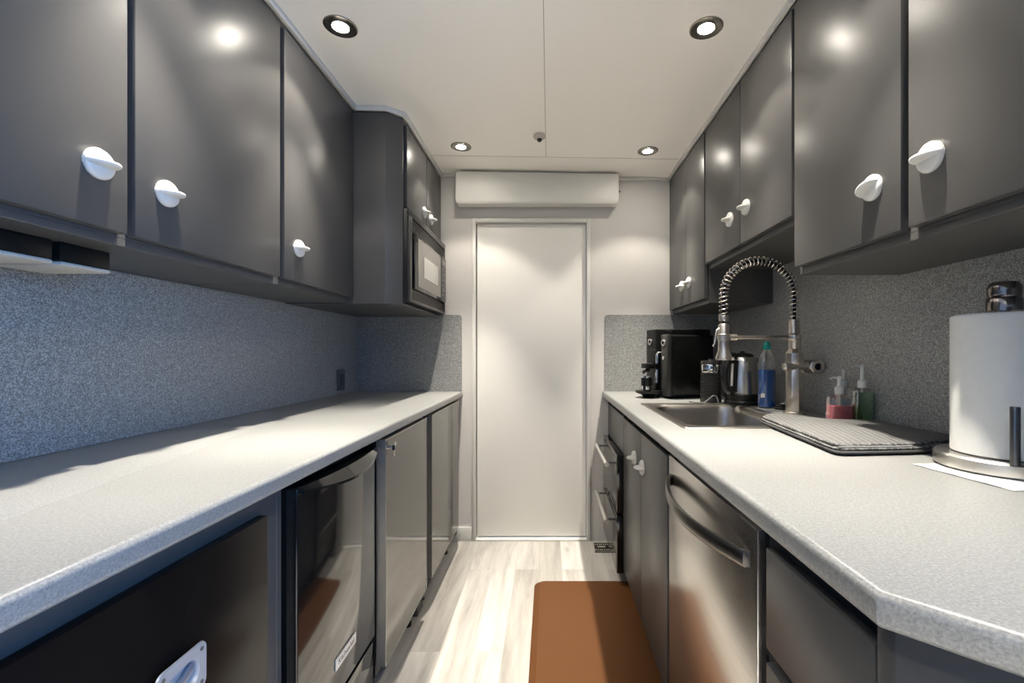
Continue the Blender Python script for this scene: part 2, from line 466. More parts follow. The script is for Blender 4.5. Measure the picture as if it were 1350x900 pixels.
# outlet on left splash
t = thing('outlet_cover', 'small grey outlet cover plate at far end of the left backsplash', 'outlet', (XL + t_, 2.55, 1.0))
obj('plate', B(XL + t_ + 0.0003, XL + t_ + 0.005, 2.505, 2.595, 0.937, 1.052), mat('outlet_grey', (0.10, 0.105, 0.11), 0.4), t, bevel=0.0015)
obj('rocker', B(XL + t_ + 0.004, XL + t_ + 0.0075, 2.530, 2.570, 0.965, 1.025), mat('outlet_dark', (0.06, 0.062, 0.066), 0.4), t, bevel=0.001)

# ------------------------------------------------------------------ knobs
def knob(parent, x, y, z, sgn, tilt=0.0, s=1.0, m=None):
    """round disc with a thumb fin; sgn=+1 fin points to +x"""
    bm = bmesh.new()
    R = 0.029 * s
    M = Matrix.Translation((x, y, z)) @ Matrix.Rotation(PI / 2 * sgn, 4, 'Y')
    lathe([(R * 0.98, 0), (R, 0.002), (R, 0.006), (R * .93, 0.0095), (R * 0.75, 0.0125), (R * 0.4, 0.0145), (0, 0.015)], n=36, bm=bm, M=M)
    # fin : half ellipse blade
    F = Matrix.Translation((x, y, z)) @ Matrix.Rotation(tilt * sgn, 4, 'X')
    n = 18; L = R * 1.0; D = 0.037 * s
    for side in (0,):
        rows = []
        for i in range(n + 1):
            a = PI * i / n
            yy = -L * math.cos(a); dd = 0.003 + (D - 0.003) * (math.sin(a) ** 0.75)
            row = []
            for (k, hz) in ((0.0, 0.0075), (0.45, 0.0062), (0.8, 0.0050), (0.95, 0.0034), (1.0, 0.0012)):
                row.append((k * dd, yy * (1 - 0.02 * k), hz * s * (0.6 + 0.4 * math.sin(a))))
            rows.append(row)
        up = [[bm.verts.new(F @ Vector((sgn * p[0], p[1], p[2]))) for p in r] for r in rows]
        dn = [[bm.verts.new(F @ Vector((sgn * p[0], p[1], -p[2]))) for p in r] for r in rows]
        for g in (up, dn):
            for a, b in zip(g, g[1:]):
                for k in range(4):
                    bm.faces.new([a[k], a[k + 1], b[k + 1], b[k]])
        for i in range(n):
            bm.faces.new([up[i][4], dn[i][4], dn[i + 1][4], up[i + 1][4]])
        for r0, r1 in ((up[0], dn[0]), (up[-1], dn[-1])):
            for k in range(4):
                bm.faces.new([r0[k], r0[k + 1], r1[k + 1], r1[k]])
    return obj('knob', bm, m or KNOBM, parent, ang=50)

# ------------------------------------------------------------------ upper cabinets
UZ0 = 1.37
XLF = -0.86; XRF = 0.731
def carcass(x0, x1, y0, y1, z0, z1, fr=None):
    bm = bmesh.new(); w = 0.016
    box(bm, x0, x1, y0, y0 + w, z0, z1); box(bm, x0, x1, y1 - w, y1, z0, z1)
    box(bm, x0, x1, y0 + w, y1 - w, z0, z0 + w); box(bm, x0, x1, y0 + w, y1 - w, z1 - w, z1)
    if x0 < 0: box(bm, x0, x0 + w, y0 + w, y1 - w, z0 + w, z1 - w)
    else: box(bm, x1 - w, x1, y0 + w, y1 - w, z0 + w, z1 - w)
    return bm
def upper(label, side, y0, y1, z0, ztop, doors, group='upper cabinets'):
    """doors: list of (ya, yb, knob_y, knob_z, tilt)"""
    if side < 0: xb, xf = XL + 0.002, XLF - 0.022
    else: xb, xf = XR - 0.002, XRF + 0.022
    if z0 < 1.60: xb = xb + (t_ if side < 0 else -t_) 
    x0, x1 = min(xb, xf), max(xb, xf)
    t = thing('wall_cabinet', label, 'cabinet', ((x0 + x1) / 2, (y0 + y1) / 2, z0), group)
    bm = carcass(x0, x1, y0, y1, z0, ztop)
    # recessed light rail / stile fronts behind the doors
    if side < 0:
        box(bm, x1 - 0.016, x1, y0 + .016, y1 - .016, z0 + 0.016, z0 + 0.05)
    else:
        box(bm, x0, x0 + 0.016, y0 + .016, y1 - .016, z0 + 0.016, z0 + 0.05)
    obj('body', bm, GREYD, t, bevel=0.001, seg=1)
    ys = [doors[0][0]] + [d for q in doors for d in (q[0], q[1])] + [doors[-1][1]]
    for (ya, yb, ky, kz, tl) in doors:
        f = XLF if side < 0 else XRF
        if side < 0: bm = B(f - 0.020, f, ya, yb, z0 + 0.022, ztop - 0.004)
        else: bm = B(f, f + 0.020, ya, yb, z0 + 0.022, ztop - 0.004)
        d = obj('door', bm, GREY, t, bevel=0.0022)
        knob(d, f, ky, kz, -side, tl)
    # centre stile, blackened to paint the shade in the slot between doors
    for a, b in zip(doors, doors[1:]):
        f = XLF - 0.0375 if side < 0 else XRF + 0.0225
        obj('slot_shade_stile', B(f, f + 0.015, a[1] - 0.006, b[0] + 0.006, z0 + 0.05, ztop - 0.017), SLOT, t)
    return t
upper('tall grey double-door wall cabinet above the black drawer, nearest on the left', -1, 0.36, 1.466, 1.368, 2.208,
      [(0.40, 0.929, 0.866, 1.508, 0.06), (0.946, 1.456, 1.021, 1.505, 0.05)])
upper('single-door grey wall cabinet on the left wall beside the microwave cabinet', -1, 1.469, 2.004, 1.368, 2.208,
      [(1.479, 1.997, 1.560, 1.505, 0.0)])
upper('grey double-door wall cabinet above the coffee machine, deepest on the right', 1, 2.140, YE - 0.010, 1.381, 2.190,
      [(2.150, 2.435, 2.375, 1.512, 0.0), (2.439, 2.765, 2.50, 1.510, 0.0)])
upper('shallow raised double-door grey wall cabinet above the sink and spring tap', 1, 1.368, 2.137, 1.540, 2.190,
      [(1.374, 1.742, 1.684, 1.686, 0.0), (1.748, 2.132, 1.835, 1.684, 0.0)])
upper('large grey double-door wall cabinet above the paper towels, nearest on the right', 1, 0.48, 1.365, 1.381, 2.190,
      [(0.50, 0.927, 0.869, 1.522, 0.0), (0.947, 1.358, 1.026, 1.520, 0.45)])

# corner cabinet holding the microwave
t = thing('wall_cabinet', 'chamfered dark grey wall cabinet with the built-in microwave, against the end wall', 'cabinet', (-0.9, 2.4, 1.364), 'upper cabinets')
CX = -0.657
outl = [(XL + t_ + 0.004, 2.008), (-0.723, 2.008), (CX - .004, 2.056), (CX - .004, 2.075), (CX - 0.03, 2.075), (CX - 0.03, YE - 0.010), (XL + t_ + 0.004, YE - 0.010)]
bm = prism([(XL + t_ + .004, 2.0505), (CX - .0405, 2.0505), (CX - 0.0405, 2.0625), (CX - .03, 2.0625), (CX - .03, YE - 0.010), (XL + t_ + 0.004, YE - 0.010)], 1.83, 2.208)                       # upper box
prism([(XL + t_ + 0.004, 2.008), (-0.723, 2.008), (CX - .004, 2.056), (CX - .004, 2.062), (CX - 0.04, 2.062), (CX - .04, 2.05), (XL + t_ + 0.004, 2.05)], 1.364, 2.208, bm)   # front panel
prism([(XL + t_ + 0.004, 2.05), (CX - .04, 2.05), (CX - .04, 2.062), (CX - .010, 2.062), (CX - .010, YE - .010), (XL + t_ + 0.004, YE - .010)], 1.364, 1.376, bm)
obj('body', bm, GREYD, t, bevel=0.0015)
for ya, yb, ky, tl in ((2.105, 2.437, 2.385, 0), (2.449, 2.762, 2.52, 0)):
    d = obj('door', B(CX - 0.020, CX, ya, yb, 1.822, 2.196), GREY, t, bevel=0.002)
    knob(d, CX, ky, 1.882, 1, tl)

# ------------------------------------------------------------------ microwave
MF = -0.632
t = thing('microwave', 'black built-in microwave with louvred vents and silver window', 'microwave', (-0.85, 2.4, 1.380))
bm = B((XL + 0.05, MF - 0.012, 2.068, 2.762, 1.380, 1.805))
obj('body', bm, BLACKP, t, bevel=0.002)
fr = B((MF - .012, MF, 2.068, 2.764, 1.380, 1.392), (MF - .012, MF, 2.068, 2.764, 1.772, 1.800), (MF - .012, MF, 2.068, 2.100, 1.392, 1.772), (MF - .012, MF, 2.745, 2.764, 1.392, 1.772))
obj('trim_frame', fr, mat('frame_grey', (0.05, 0.048, 0.045), 0.3, 0.4), t, bevel=0.001)
for z0, z1, k in ((1.712, 1.768, 6), (1.396, 1.440, 5)):
    bm = bmesh.new()
    for i in range(k):
        z = z0 + (z1 - z0) * (i + .5) / k
        extr([(MF - 0.011, 2.104, z - 0.003), (MF - 0.002, 2.104, z - 0.0045), (MF - 0.002, 2.104, z - 0.002), (MF - 0.011, 2.104, z + 0.001)], (0, 0.636, 0), bm)
    obj('vent_grille', bm, mat('louvre_grey', (0.10, 0.096, 0.09), 0.35, 0.3), t)
dr = obj('door', B(MF - 0.010, MF + 0.006, 2.125, 2.630, 1.446, 1.706), BLACKG, t, bevel=0.003)
obj('window', B(MF + 0.0062, MF + 0.008, 2.17, 2.62, 1.462, 1.694), GLASSM, dr, bevel=0.0005, seg=1)
obj('painted_reflection', B(MF + 0.0082, MF + 0.0092, 2.27, 2.555, 1.520, 1.625), PALE, dr)  # pale patch painting a room reflection onto the door glass
obj('control_panel', B(MF - 0.010, MF + 0.010, 2.635, 2.742, 1.446, 1.706), mat('panel_grey', (0.09, 0.087, 0.08), 0.25, 0.3), t, bevel=0.003, label='dark control panel with pale display')
obj('display', B(MF + 0.0102, MF + 0.0108, 2.655, 2.722, 1.660, 1.688), PALE, t)
bm = bmesh.new()
for i in range(6):
    for j in range(3):
        box(bm, MF + .0101, MF + .0112, 2.655 + j * .024, 2.673 + j * .024, 1.475 + i * .029, 1.494 + i * .029)
obj('button', bm, mat('btn', (0.16, 0.155, 0.15), 0.4), t)

# ------------------------------------------------------------------ under-cabinet boxes (black with beige underside)
for nm, y0, y1, x0, lab in (('a', 0.895, 0.998, -1.105, 'small black box under the left wall cabinet, further of two, beige underside'),
                            ('b', 0.790, 0.882, -1.105, 'small black box under the left wall cabinet, nearer of two, cut by the frame')):
    t = thing('under_cabinet_box', lab, 'fixture', (-1.03, (y0 + y1) / 2, 1.322), 'black boxes under the left wall cabinet')
    obj('housing', B(x0, -0.962, y0, y1, 1.330, 1.368), BLACKP, t, bevel=0.003)
    obj('base', B(x0 + 0.001, -0.961, y0 + 0.001, y1 + 0.001, 1.321, 1.3298), BEIGE, t, bevel=0.004, label='beige underside')

# ------------------------------------------------------------------ countertops
def slab(outer, hole, z0, z1, bev, m, label, origin):
    bm = bmesh.new()
    def loop(pts):
        vs = [bm.verts.new((x, y, z1)) for x, y in pts]
        return [bm.edges.new((vs[i], vs[(i + 1) % len(vs)])) for i in range(len(vs))]
    es = loop(outer)
    if hole: es += loop(hole)
    bmesh.ops.triangle_fill(bm, use_beauty=True, edges=es)
    if hole:
        xs = [p[0] for p in hole]; ys = [p[1] for p in hole]
        for f in bm.faces[:]:
            c = f.calc_center_median()
            if min(xs) < c.x < max(xs) and min(ys) < c.y < max(ys):
                bm.faces.remove(f)
    r = bmesh.ops.extrude_face_region(bm, geom=bm.faces[:])
    bmesh.ops.translate(bm, verts=[v for v in r['geom'] if isinstance(v, bmesh.types.BMVert)], vec=(0, 0, z0 - z1))
    bmesh.ops.recalc_face_normals(bm, faces=bm.faces[:])
    # bevel only the exposed front edges
    es = []
    for e in bm.edges:
        if len(e.link_faces) == 2 and e.calc_face_angle(0) > 0.5:
            c = (e.verts[0].co + e.verts[1].co) / 2
            if bev(c) and abs(e.verts[0].co.z - e.verts[1].co.z) < 1e-5:
                es.append(e)
    bmesh.ops.bevel(bm, geom=es, offset=0.011, segments=4, profile=0.5, affect='EDGES', clamp_overlap=True)
    o = obj('countertop', bm, m, origin=origin, recalc=True, ang=30)
    tag(o, label, 'countertop')
    return o
slab([(XL + 0.001, -0.6), (-0.53, -0.6), (-0.53, YE - 0.001), (XL + 0.001, YE - 0.001)], None, CB, CT, lambda c: c.x > -0.6, COUNTER,
     'long empty pale speckled worktop running along the left wall', (-0.85, 1.0, CT))
SX0, SX1, SY0, SY1 = 0.445, 0.845, 1.450, 2.060   # cut-out
slab([(0.325, YE - 0.001), (0.325, 0.452), (0.60, 0.177), (XR - 0.001, 0.177), (XR - 0.001, YE - 0.001)],
     [(SX0, SY0), (SX1, SY0), (SX1, SY1), (SX0, SY1)], CB, CT,
     lambda c: (c.x < 0.40 and c.x < 0.44) or (c.y < 0.44), COUNTER,
     'pale speckled worktop with clipped corner and sink, along the right wall', (0.7, 1.0, CT))

# ------------------------------------------------------------------ sink
t = thing('sink', 'stainless steel drop-in sink set into the right worktop', 'sink', (0.64, 1.75, CT))
def ringloft(loops):
    bm = bmesh.new()
    R = [[bm.verts.new(p) for p in l] for l in loops]
    n = len(R[0])
    for a, b in zip(R, R[1:]):
        for i in range(n):
            bm.faces.new([a[i], a[(i + 1) % n], b[(i + 1) % n], b[i]])
    bm.faces.new(R[-1])
    return bm
def rl(x0, x1, y0, y1, r, z):
    return [((x0 + x1) / 2 + a, (y0 + y1) / 2 + b, z) for a, b in rrect(x1 - x0, y1 - y0, r, 8)]
loops = [rl(0.418, 0.872, 1.415, 2.095, 0.012, CT + 0.0006), rl(0.420, 0.870, 1.417, 2.093, 0.012, CT + 0.0035), rl(0.428, 0.862, 1.425, 2.085, 0.014, CT + 0.004),
         rl(0.436, 0.858, 1.433, 2.078, 0.02, CT + 0.0022), rl(0.452, 0.835, 1.463, 2.045, 0.05, CT + 0.002), rl(0.462, 0.828, 1.472, 2.036, 0.075, CT - 0.006),
         rl(0.466, 0.824, 1.476, 2.032, 0.08, CT - 0.03), rl(0.474, 0.816, 1.484, 2.024, 0.08, CT - 0.165), rl(0.50, 0.79, 1.51, 2.0, 0.07, CT - 0.182), rl(0.62, 0.67, 1.73, 1.78, 0.02, CT - 0.185)]
obj('basin', ringloft(loops), SINKM, t, recalc=True, ang=50)
obj('drain', lathe([(0, -0.183), (0.02, -0.182), (0.036, -0.1785), (0.04, -0.181), (0.04, -0.186)], (0.645, 1.755), 24, z=CT, cap=False), CHROME, t)

# ------------------------------------------------------------------ faucet
FX, FY = 0.950, 1.763
t = thing('kitchen_faucet', 'tall brushed nickel spring-neck tap standing behind the sink', 'faucet', (FX, FY, CT))
M8 = 8
bm = lathe([(0.040, 0.0), (0.040, 0.008), (0.034, 0.011)], (FX, FY), 40, z=CT)
lathe([(0.033, 0.011), (0.033, 0.165), (0.030, 0.172), (0.030, 0.188), (0.034, 0.194), (0.034, 0.235), (0.028, 0.243), (0.024, 0.250)], (FX, FY), 8, bm, z=CT)
lathe([(0.022, 0.25), (0.022, 0.283), (0.026, 0.287), (0.026, 0.305), (0.021, 0.310), (0.0195, 0.36)], (FX, FY), 32, bm, z=CT)
obj('body', bm, NICKEL, t, bevel=0.001, ang=30)
# mixer valve crossing the body, round end facing the room
bm = tube([(FX - 0.050, FY - 0.012, CT + 0.183), (FX - 0.044, FY - 0.012, CT + 0.183), (FX + 0.045, FY - 0.015, CT + 0.183)], 0.016, 20, rs=[0.012, 0.0165, 0.0165])
obj('valve', bm, NICKEL, t)
bm = tube([(FX + 0.066, FY + 0.02, CT + 0.183), (FX + 0.066, FY - 0.040, CT + 0.183), (FX + 0.065, FY - 0.046, CT + 0.183)], 0.027, 28, rs=[0.027, 0.027, 0.022])
h = obj('handle', bm, NICKEL, t)
bm = tube([(FX + 0.065, FY - 0.0462, CT + 0.183), (FX + 0.065, FY - 0.0475, CT + 0.183)], 0.013, 20)
obj('hub', bm, BLACKP, h)
# hose path: up, half circle, down
RA = 0.137; ZC = CT + 0.455
def hosept(s):
    # s in metres from top of body
    L1 = ZC - (CT + 0.355)
    if s < L1: return Vector((FX, FY, CT + 0.355 + s)), Vector((0, 0, 1))
    s2 = s - L1
    if s2 < PI * RA:
        a = s2 / RA
        return Vector((FX - RA + RA * math.cos(a), FY, ZC + RA * math.sin(a))), Vector((-math.sin(a), 0, math.cos(a)))
    s3 = s2 - PI * RA
    return Vector((FX - 2 * RA, FY, ZC - s3)), Vector((0, 0, -1))
L1 = ZC - (CT + 0.355); LT = L1 + PI * RA + 0.115
path = [hosept(LT * i / 70)[0] for i in range(71)]
obj('hose', tube(path, 0.0065, 12), BLACKP, t, label='dark hose inside the spring')
hel = []
turns = 38; LS = L1 + PI * RA + 0.075; ns = turns * 12
for i in range(ns + 1):
    p, d = hosept(LS * i / ns)
    n1 = Vector((0, 1, 0)); n2 = d.cross(n1)
    a = 2 * PI * turns * i / ns
    hel.append(p + (n1 * math.cos(a) + n2 * math.sin(a)) * 0.0165)
obj('spring', tube(hel, 0.0024, 6), mat('spring_nickel', (0.78, 0.73, 0.66), 0.22, 1.0), t, label='coiled bright spring around the hose')
SXp = FX - 2 * RA; ZS = ZC - 0.075
bm = lathe([(0.0175, 0), (0.0185, -0.004), (0.0185, -0.018), (0.016, -0.022)], (SXp, FY), 24, z=ZS)
obj('spring_collar', bm, NICKEL, t)
zt = CT + 0.328
sp = obj('spray_head', lathe([(0.012, 0.022), (0.017, 0.018), (0.0205, 0.012), (0.0205, -0.055), (0.0215, -0.085), (0.030, -0.108), (0.0305, -0.118), (0.026, -0.121)], (SXp, FY), 28, z=zt), NICKEL, t)
obj('lever', tube([(SXp - 0.019, FY - 0.006, zt + 0.002), (SXp - 0.030, FY - 0.008, zt - 0.006), (SXp - 0.034, FY - 0.008, zt - 0.03), (SXp - 0.037, FY - 0.008, zt - 0.055), (SXp - 0.044, FY - 0.008, zt - 0.068)], 0.004, 10), NICKEL, sp)
zA = CT + 0.295
bm = tube([(SXp + 0.018, FY, zA), (SXp + 0.05, FY, zA)], 0.0125, 18)
tube([(SXp + 0.05, FY, zA), (FX - 0.02, FY, zA)], 0.0075, 14, bm)
lathe([(0.0225, -0.013), (0.0245, -0.011), (0.0245, 0.011), (0.0225, 0.013)], (SXp, FY), 24, bm, z=zA)
obj('support_arm', bm, NICKEL, t)

# sink plug
t = thing('sink_strainer', 'small black and chrome strainer lying between blue bottle and tap', 'strainer', (0.985, 1.905, CT))
obj('disc', lathe([(0.0, 0.0012), (0.030, 0.0012), (0.034, 0.006), (0.034, 0.010), (0.012, 0.012), (0, 0.012)], (0.972, 1.895), 28, z=CT), RUBBER, t)
obj('basket', lathe([(0.012, 0.0122), (0.017, 0.018), (0.018, 0.028), (0.014, 0.030), (0.012, 0.026), (0, 0.024)], (0.978, 1.893), 20, z=CT), CHROME, t)

# ------------------------------------------------------------------ coffee machine
ROT = math.radians(17); PV = Vector((0.600, 2.300, CT))
t = thing('coffee_machine', 'black espresso machine in the far right corner of the worktop', 'coffee machine', PV)
z0 = CT + 0.001
obj('body', B((0.622, 0.875, 2.305, 2.415, z0 + 0.012, 1.238), (0.600, 0.88, 2.417, 2.52, z0 + 0.012, 1.272), (0.66, 0.90, 2.36, 2.52, 1.2385, 1.272), (0.63, 0.87, 2.32, 2.50, z0, z0 + 0.011)), BLACKP, t, bevel=0.006, seg=3)
obj('side_panel', B(0.628, 0.87, 2.300, 2.3045, z0 + 0.02, 1.230), mat('panel_sheen', (0.005, 0.0055, 0.005), 0.25, spec=0.35), t, bevel=0.002)
CG = mat('col_grey', (0.035, 0.034, 0.032), 0.4)
obj('front_column', B(0.600, 0.6215, 2.303, 2.365, z0 + 0.012, 1.240), CG, t, bevel=0.004, label='dark grey front column')
for y, xk, zk in ((2.334, 0.5995, 1.198), (2.470, 0.5995, 1.205)):
    k = obj('dial', tube([(xk, y, zk), (xk - 0.008, y, zk)], 0.0175, 24), CHROME, t)
    obj('dial_face', tube([(xk - 0.0082, y, zk), (xk - 0.0092, y, zk)], 0.0095, 20), BLACKP, k)
obj('button', tube([(0.5995, 2.334, 1.120), (0.592, 2.334, 1.120)], 0.0095, 16), CHROME, t)
obj('spout', tube([(0.620, 2.39, 1.145), (0.598, 2.39, 1.145), (0.592, 2.39, 1.138), (0.592, 2.39, 1.09)], 0.0085, 14), CHROME, t)
obj('steam_pipe', tube([(0.592, 2.392, 1.06), (0.590, 2.392, 0.99)], 0.009, 14), CHROME, t)
obj('group_head', B(0.555, 0.5995, 2.435, 2.50, 1.062, 1.090), BLACKP, t, bevel=0.006)
obj('portafilter', tube([(0.575, 2.46, 1.055), (0.555, 2.44, 1.052), (0.525, 2.41, 1.045)], 0.008, 12, rs=[0.013, 0.007, 0.009]), CHROME, t)
tc_ = (0.548, 2.405)
bm = lathe([(0.0, 0.0), (0.035, 0.0), (0.030, 0.008), (0.034, 0.014), (0.064, 0.024), (0.068, 0.030), (0.068, 0.036), (0.062, 0.034), (0.0, 0.034)], tc_, 36, z=z0)
obj('drip_tray', bm, BLACKP, t)
t.rotation_euler = (0, 0, ROT)
zz = z0 + 0.0365
cc = PV + Matrix.Rotation(ROT, 3, 'Z') @ Vector((tc_[0] - 0.012 - PV.x, tc_[1] - 0.004 - PV.y, 0))
t = thing('cup', 'small shiny dark cup on the drip tray of the coffee machine', 'cup', (cc.x, cc.y, zz))
obj('bowl', lathe([(0.018, 0), (0.024, 0.006), (0.027, 0.075), (0.024, 0.075), (0.020, 0.01), (0, 0.008)], (cc.x, cc.y), 28, z=zz, cap=False), CHROME, t)
obj('sleeve', lathe([(0.0245, 0.024), (0.0280, 0.026), (0.0290, 0.066), (0.0272, 0.068)], (cc.x, cc.y), 28, z=zz, cap=False), BLACKP, t)

# ------------------------------------------------------------------ milk frother
fx, fy = 0.772, 2.175
t = thing('milk_frother', 'black ribbed milk frother with chrome band between coffee machine and kettle', 'frother', (fx, fy, CT))
pr = [(0.048, 0.0), (0.049, 0.004), (0.047, 0.02)]
for i in range(12):
    zb = 0.024 + i * 0.0095
    pr += [(0.0435, zb), (0.0480, zb + 0.0022), (0.0480, zb + 0.0048), (0.0435, zb + 0.0078)]
pr += [(0.046, 0.14)]
obj('jug', lathe(pr, (fx, fy), 40, z=z0), mat('ribbed_black', (0.035, 0.034, 0.032), 0.25), t)
obj('band', lathe([(0.0462, 0.1402), (0.048, 0.144), (0.048, 0.176), (0.046, 0.180)], (fx, fy), 40, z=z0, cap=False), CHROME, t)
obj('lid', lathe([(0.0475, 0.1802), (0.048, 0.186), (0.045, 0.196), (0.012, 0.198), (0.010, 0.204), (0, 0.204)], (fx, fy), 40, z=z0), mat('lid_dark', (0.08, 0.07, 0.065), 0.15, 0.6), t)
# cord on the counter in front of the frother
o = obj('power_cord', tube(smooth_path([Vector(p) for p in ((0.665, 2.155, CT + 0.004), (0.70, 2.105, CT + 0.004), (0.725, 2.108, CT + 0.010), (0.745, 2.112, CT + 0.024), (0.762, 2.112, CT + 0.036), (0.776, 2.108, CT + 0.030), (0.782, 2.10, CT + 0.004))]), 0.0028, 8), mat('cord_grey', (0.16, 0.16, 0.155), 0.5), origin=(0.75, 2.11, CT))
tag(o, 'thin grey power cord looping in front of the ribbed frother', 'cord')

# ------------------------------------------------------------------ kettle
kx, ky = 0.885, 2.085
t = thing('electric_kettle', 'brushed steel electric kettle with black handle on black base', 'kettle', (kx, ky, CT))
obj('power_base', lathe([(0.070, 0), (0.078, 0.003), (0.078, 0.014), (0.074, 0.019), (0, 0.019)], (kx, ky), 40, z=z0), BLACKP, t)
obj('bottom_ring', lathe([(0.072, 0.0195), (0.074, 0.024), (0.074, 0.046), (0.071, 0.05)], (kx, ky), 40, z=z0), BLACKP, t)
obj('body', lathe([(0.0705, 0.0505), (0.071, 0.056), (0.0695, 0.10), (0.066, 0.15), (0.060, 0.195), (0.054, 0.212), (0.049, 0.216)], (kx, ky), 48, z=z0), STEEL, t)
obj('lid', lathe([(0.0495, 0.2162), (0.050, 0.222), (0.040, 0.230), (0.012, 0.234), (0.01, 0.242), (0, 0.243)], (kx, ky), 36, z=z0), BLACKP, t)
dv = Vector((-0.86, -0.50, 0)).normalized(); kc = Vector((kx, ky, z0))
hp = [(0.052, 0.222), (0.075, 0.226), (0.10, 0.205), (0.118, 0.165), (0.122, 0.12), (0.112, 0.08), (0.092, 0.058), (0.070, 0.055)]
def kp(r, h): return kc + dv * r + Vector((0, 0, h))
obj('handle', tube(smooth_path([kp(*p) for p in hp]), 0.011, 14, flat=(0.015, 0.010)), BLACKP, t)
# gauge strip on the body
sd = Vector((-dv.y, dv.x, 0))
def strip(r0, w, za, zb, ra, rb, m, name, par, th=0.004):
    a = kc + dv * ra + Vector((0, 0, za)); b = kc + dv * rb + Vector((0, 0, zb))
    bm = extr([a - sd * w, a + sd * w, b + sd * w, b - sd * w], dv * th)
    return obj(name, bm, m, par, bevel=0.001)
g = strip(0, 0.024, 0.058, 0.20, 0.064, 0.0555, BLACKP, 'gauge_panel', t, 0.010)
strip(0, 0.006, 0.085, 0.185, 0.0732, 0.0672, mat('gauge_pale', (0.5, 0.5, 0.48), 0.4), 'water_gauge', g, 0.0015)
obj('spout', extr([(kx + 0.046, ky - 0.020, z0 + 0.212), (kx + 0.046, ky + 0.020, z0 + 0.212), (kx + 0.078, ky, z0 + 0.210)], (-0.0, 0, -0.022)), STEEL, t, bevel=0.002)

# ------------------------------------------------------------------ blue soap bottle
bx, by = 0.930, 1.945
t = thing('dish_soap_bottle', 'clear bottle of blue dish soap with teal cap beside the kettle', 'bottle', (bx, by, CT))
pb = [(0.030, 0), (0.037, 0.004), (0.038, 0.02), (0.0365, 0.10), (0.0375, 0.165), (0.036, 0.195), (0.028, 0.222), (0.016, 0.242), (0.013, 0.248)]
obj('shell', lathe(pb, (bx, by), 32, z=z0, sx=1.0, sy=0.62), CLEAR, t)
obj('liquid', lathe([(0.028, 0.003), (0.0355, 0.006), (0.0363, 0.02), (0.0350, 0.10), (0.0360, 0.162), (0.0, 0.163)], (bx, by), 32, z=z0, sx=1.0, sy=0.62), BLUEL, t)
obj('cap', lathe([(0.016, 0.2485), (0.0165, 0.262), (0.013, 0.266), (0.012, 0.276), (0.008, 0.282), (0, 0.283)], (bx, by), 24, z=z0), TEAL, t)
obj('label', extr([(bx - 0.034, by - 0.0185, z0 + 0.045), (bx - 0.020, by - 0.0245, z0 + 0.045), (bx - 0.020, by - 0.0245, z0 + 0.062), (bx - 0.034, by - 0.0185, z0 + 0.062)], (0, -0.0006, 0)), PAPER, t)

# ------------------------------------------------------------------ pump bottles
def pump(par, x, y, z, m, h, r=0.0125, nl=0.034, dirx=-1, name='pump'):
    bm = lathe([(r, 0), (r, 0.020), (r * 0.8, 0.023), (0.0065, 0.026), (0.0055, h - 0.012), (0.0075, h - 0.010), (0.0078, h - 0.002), (0.005, h)], (x, y), 24, z=z)
    tube([(x, y, z + h - 0.005), (x + dirx * nl * 0.7, y - 0.004, z + h - 0.004), (x + dirx * nl, y - 0.005, z + h - 0.009)], 0.003, 10, bm, rs=[0.0045, 0.0035, 0.0024])
    return obj(name, bm, m, par)
def pump_bottle(x, y, w, d, hb, liq, hl, label, m, ph, nl, rp):
    t = thing('soap_dispenser', label, 'soap dispenser', (x, y, CT))
    pts = lambda s: [(x + a * s, y + b * s) for a, b in rrect(w, d, min(w, d) * 0.32, 5)]
    bm = bmesh.new(); 
    loops = []
    for s, zz in ((0.92, 0), (1, 0.004), (1, hb * 0.80), (0.93, hb * 0.90), (0.62, hb * 0.98), (0.38, hb)):
        loops.append([(a, b, z0 + zz) for a, b in pts(s)])
    obj('bottle', ringloft(loops), CLEAR, t)
    loops = [[(a, b, z0 + zz) for a, b in pts(s)] for s, zz in ((0.86, 0.003), (0.94, 0.007), (0.94, hl))]
    bm = ringloft(loops); obj('liquid', bm, liq, t)
    obj('dip_tube', tube([(x, y, z0 + hl + 0.001), (x, y, z0 + hb - 0.001)], 0.003, 8), m, t)
    pump(t, x, y, z0 + hb + 0.0003, m, ph, rp, nl)
    return t
pump_bottle(0.950, 1.490, 0.078, 0.045, 0.100, PINKL, 0.062, 'clear pump dispenser half full of pink soap beside the green one', KNOBM, 0.058, 0.034, 0.014)
pump_bottle(1.015, 1.475, 0.060, 0.036, 0.122, GREENL, 0.106, 'tall clear pump dispenser of green soap in front of the right backsplash', KNOBM, 0.075, 0.036, 0.0135)
tt = pump_bottle(1.010, 1.560, 0.052, 0.036, 0.118, mat('clear_liquid', (0.30, 0.33, 0.33), 0.2, var=0.1), 0.085, 'grey-topped pump dispenser with teal label behind the pink soap', GREYPUMP, 0.062, 0.002, 0.0145)
obj('label', B(0.990, 1.030, 1.5405, 1.5412, z0 + 0.03, z0 + 0.08), TEALLAB, tt)

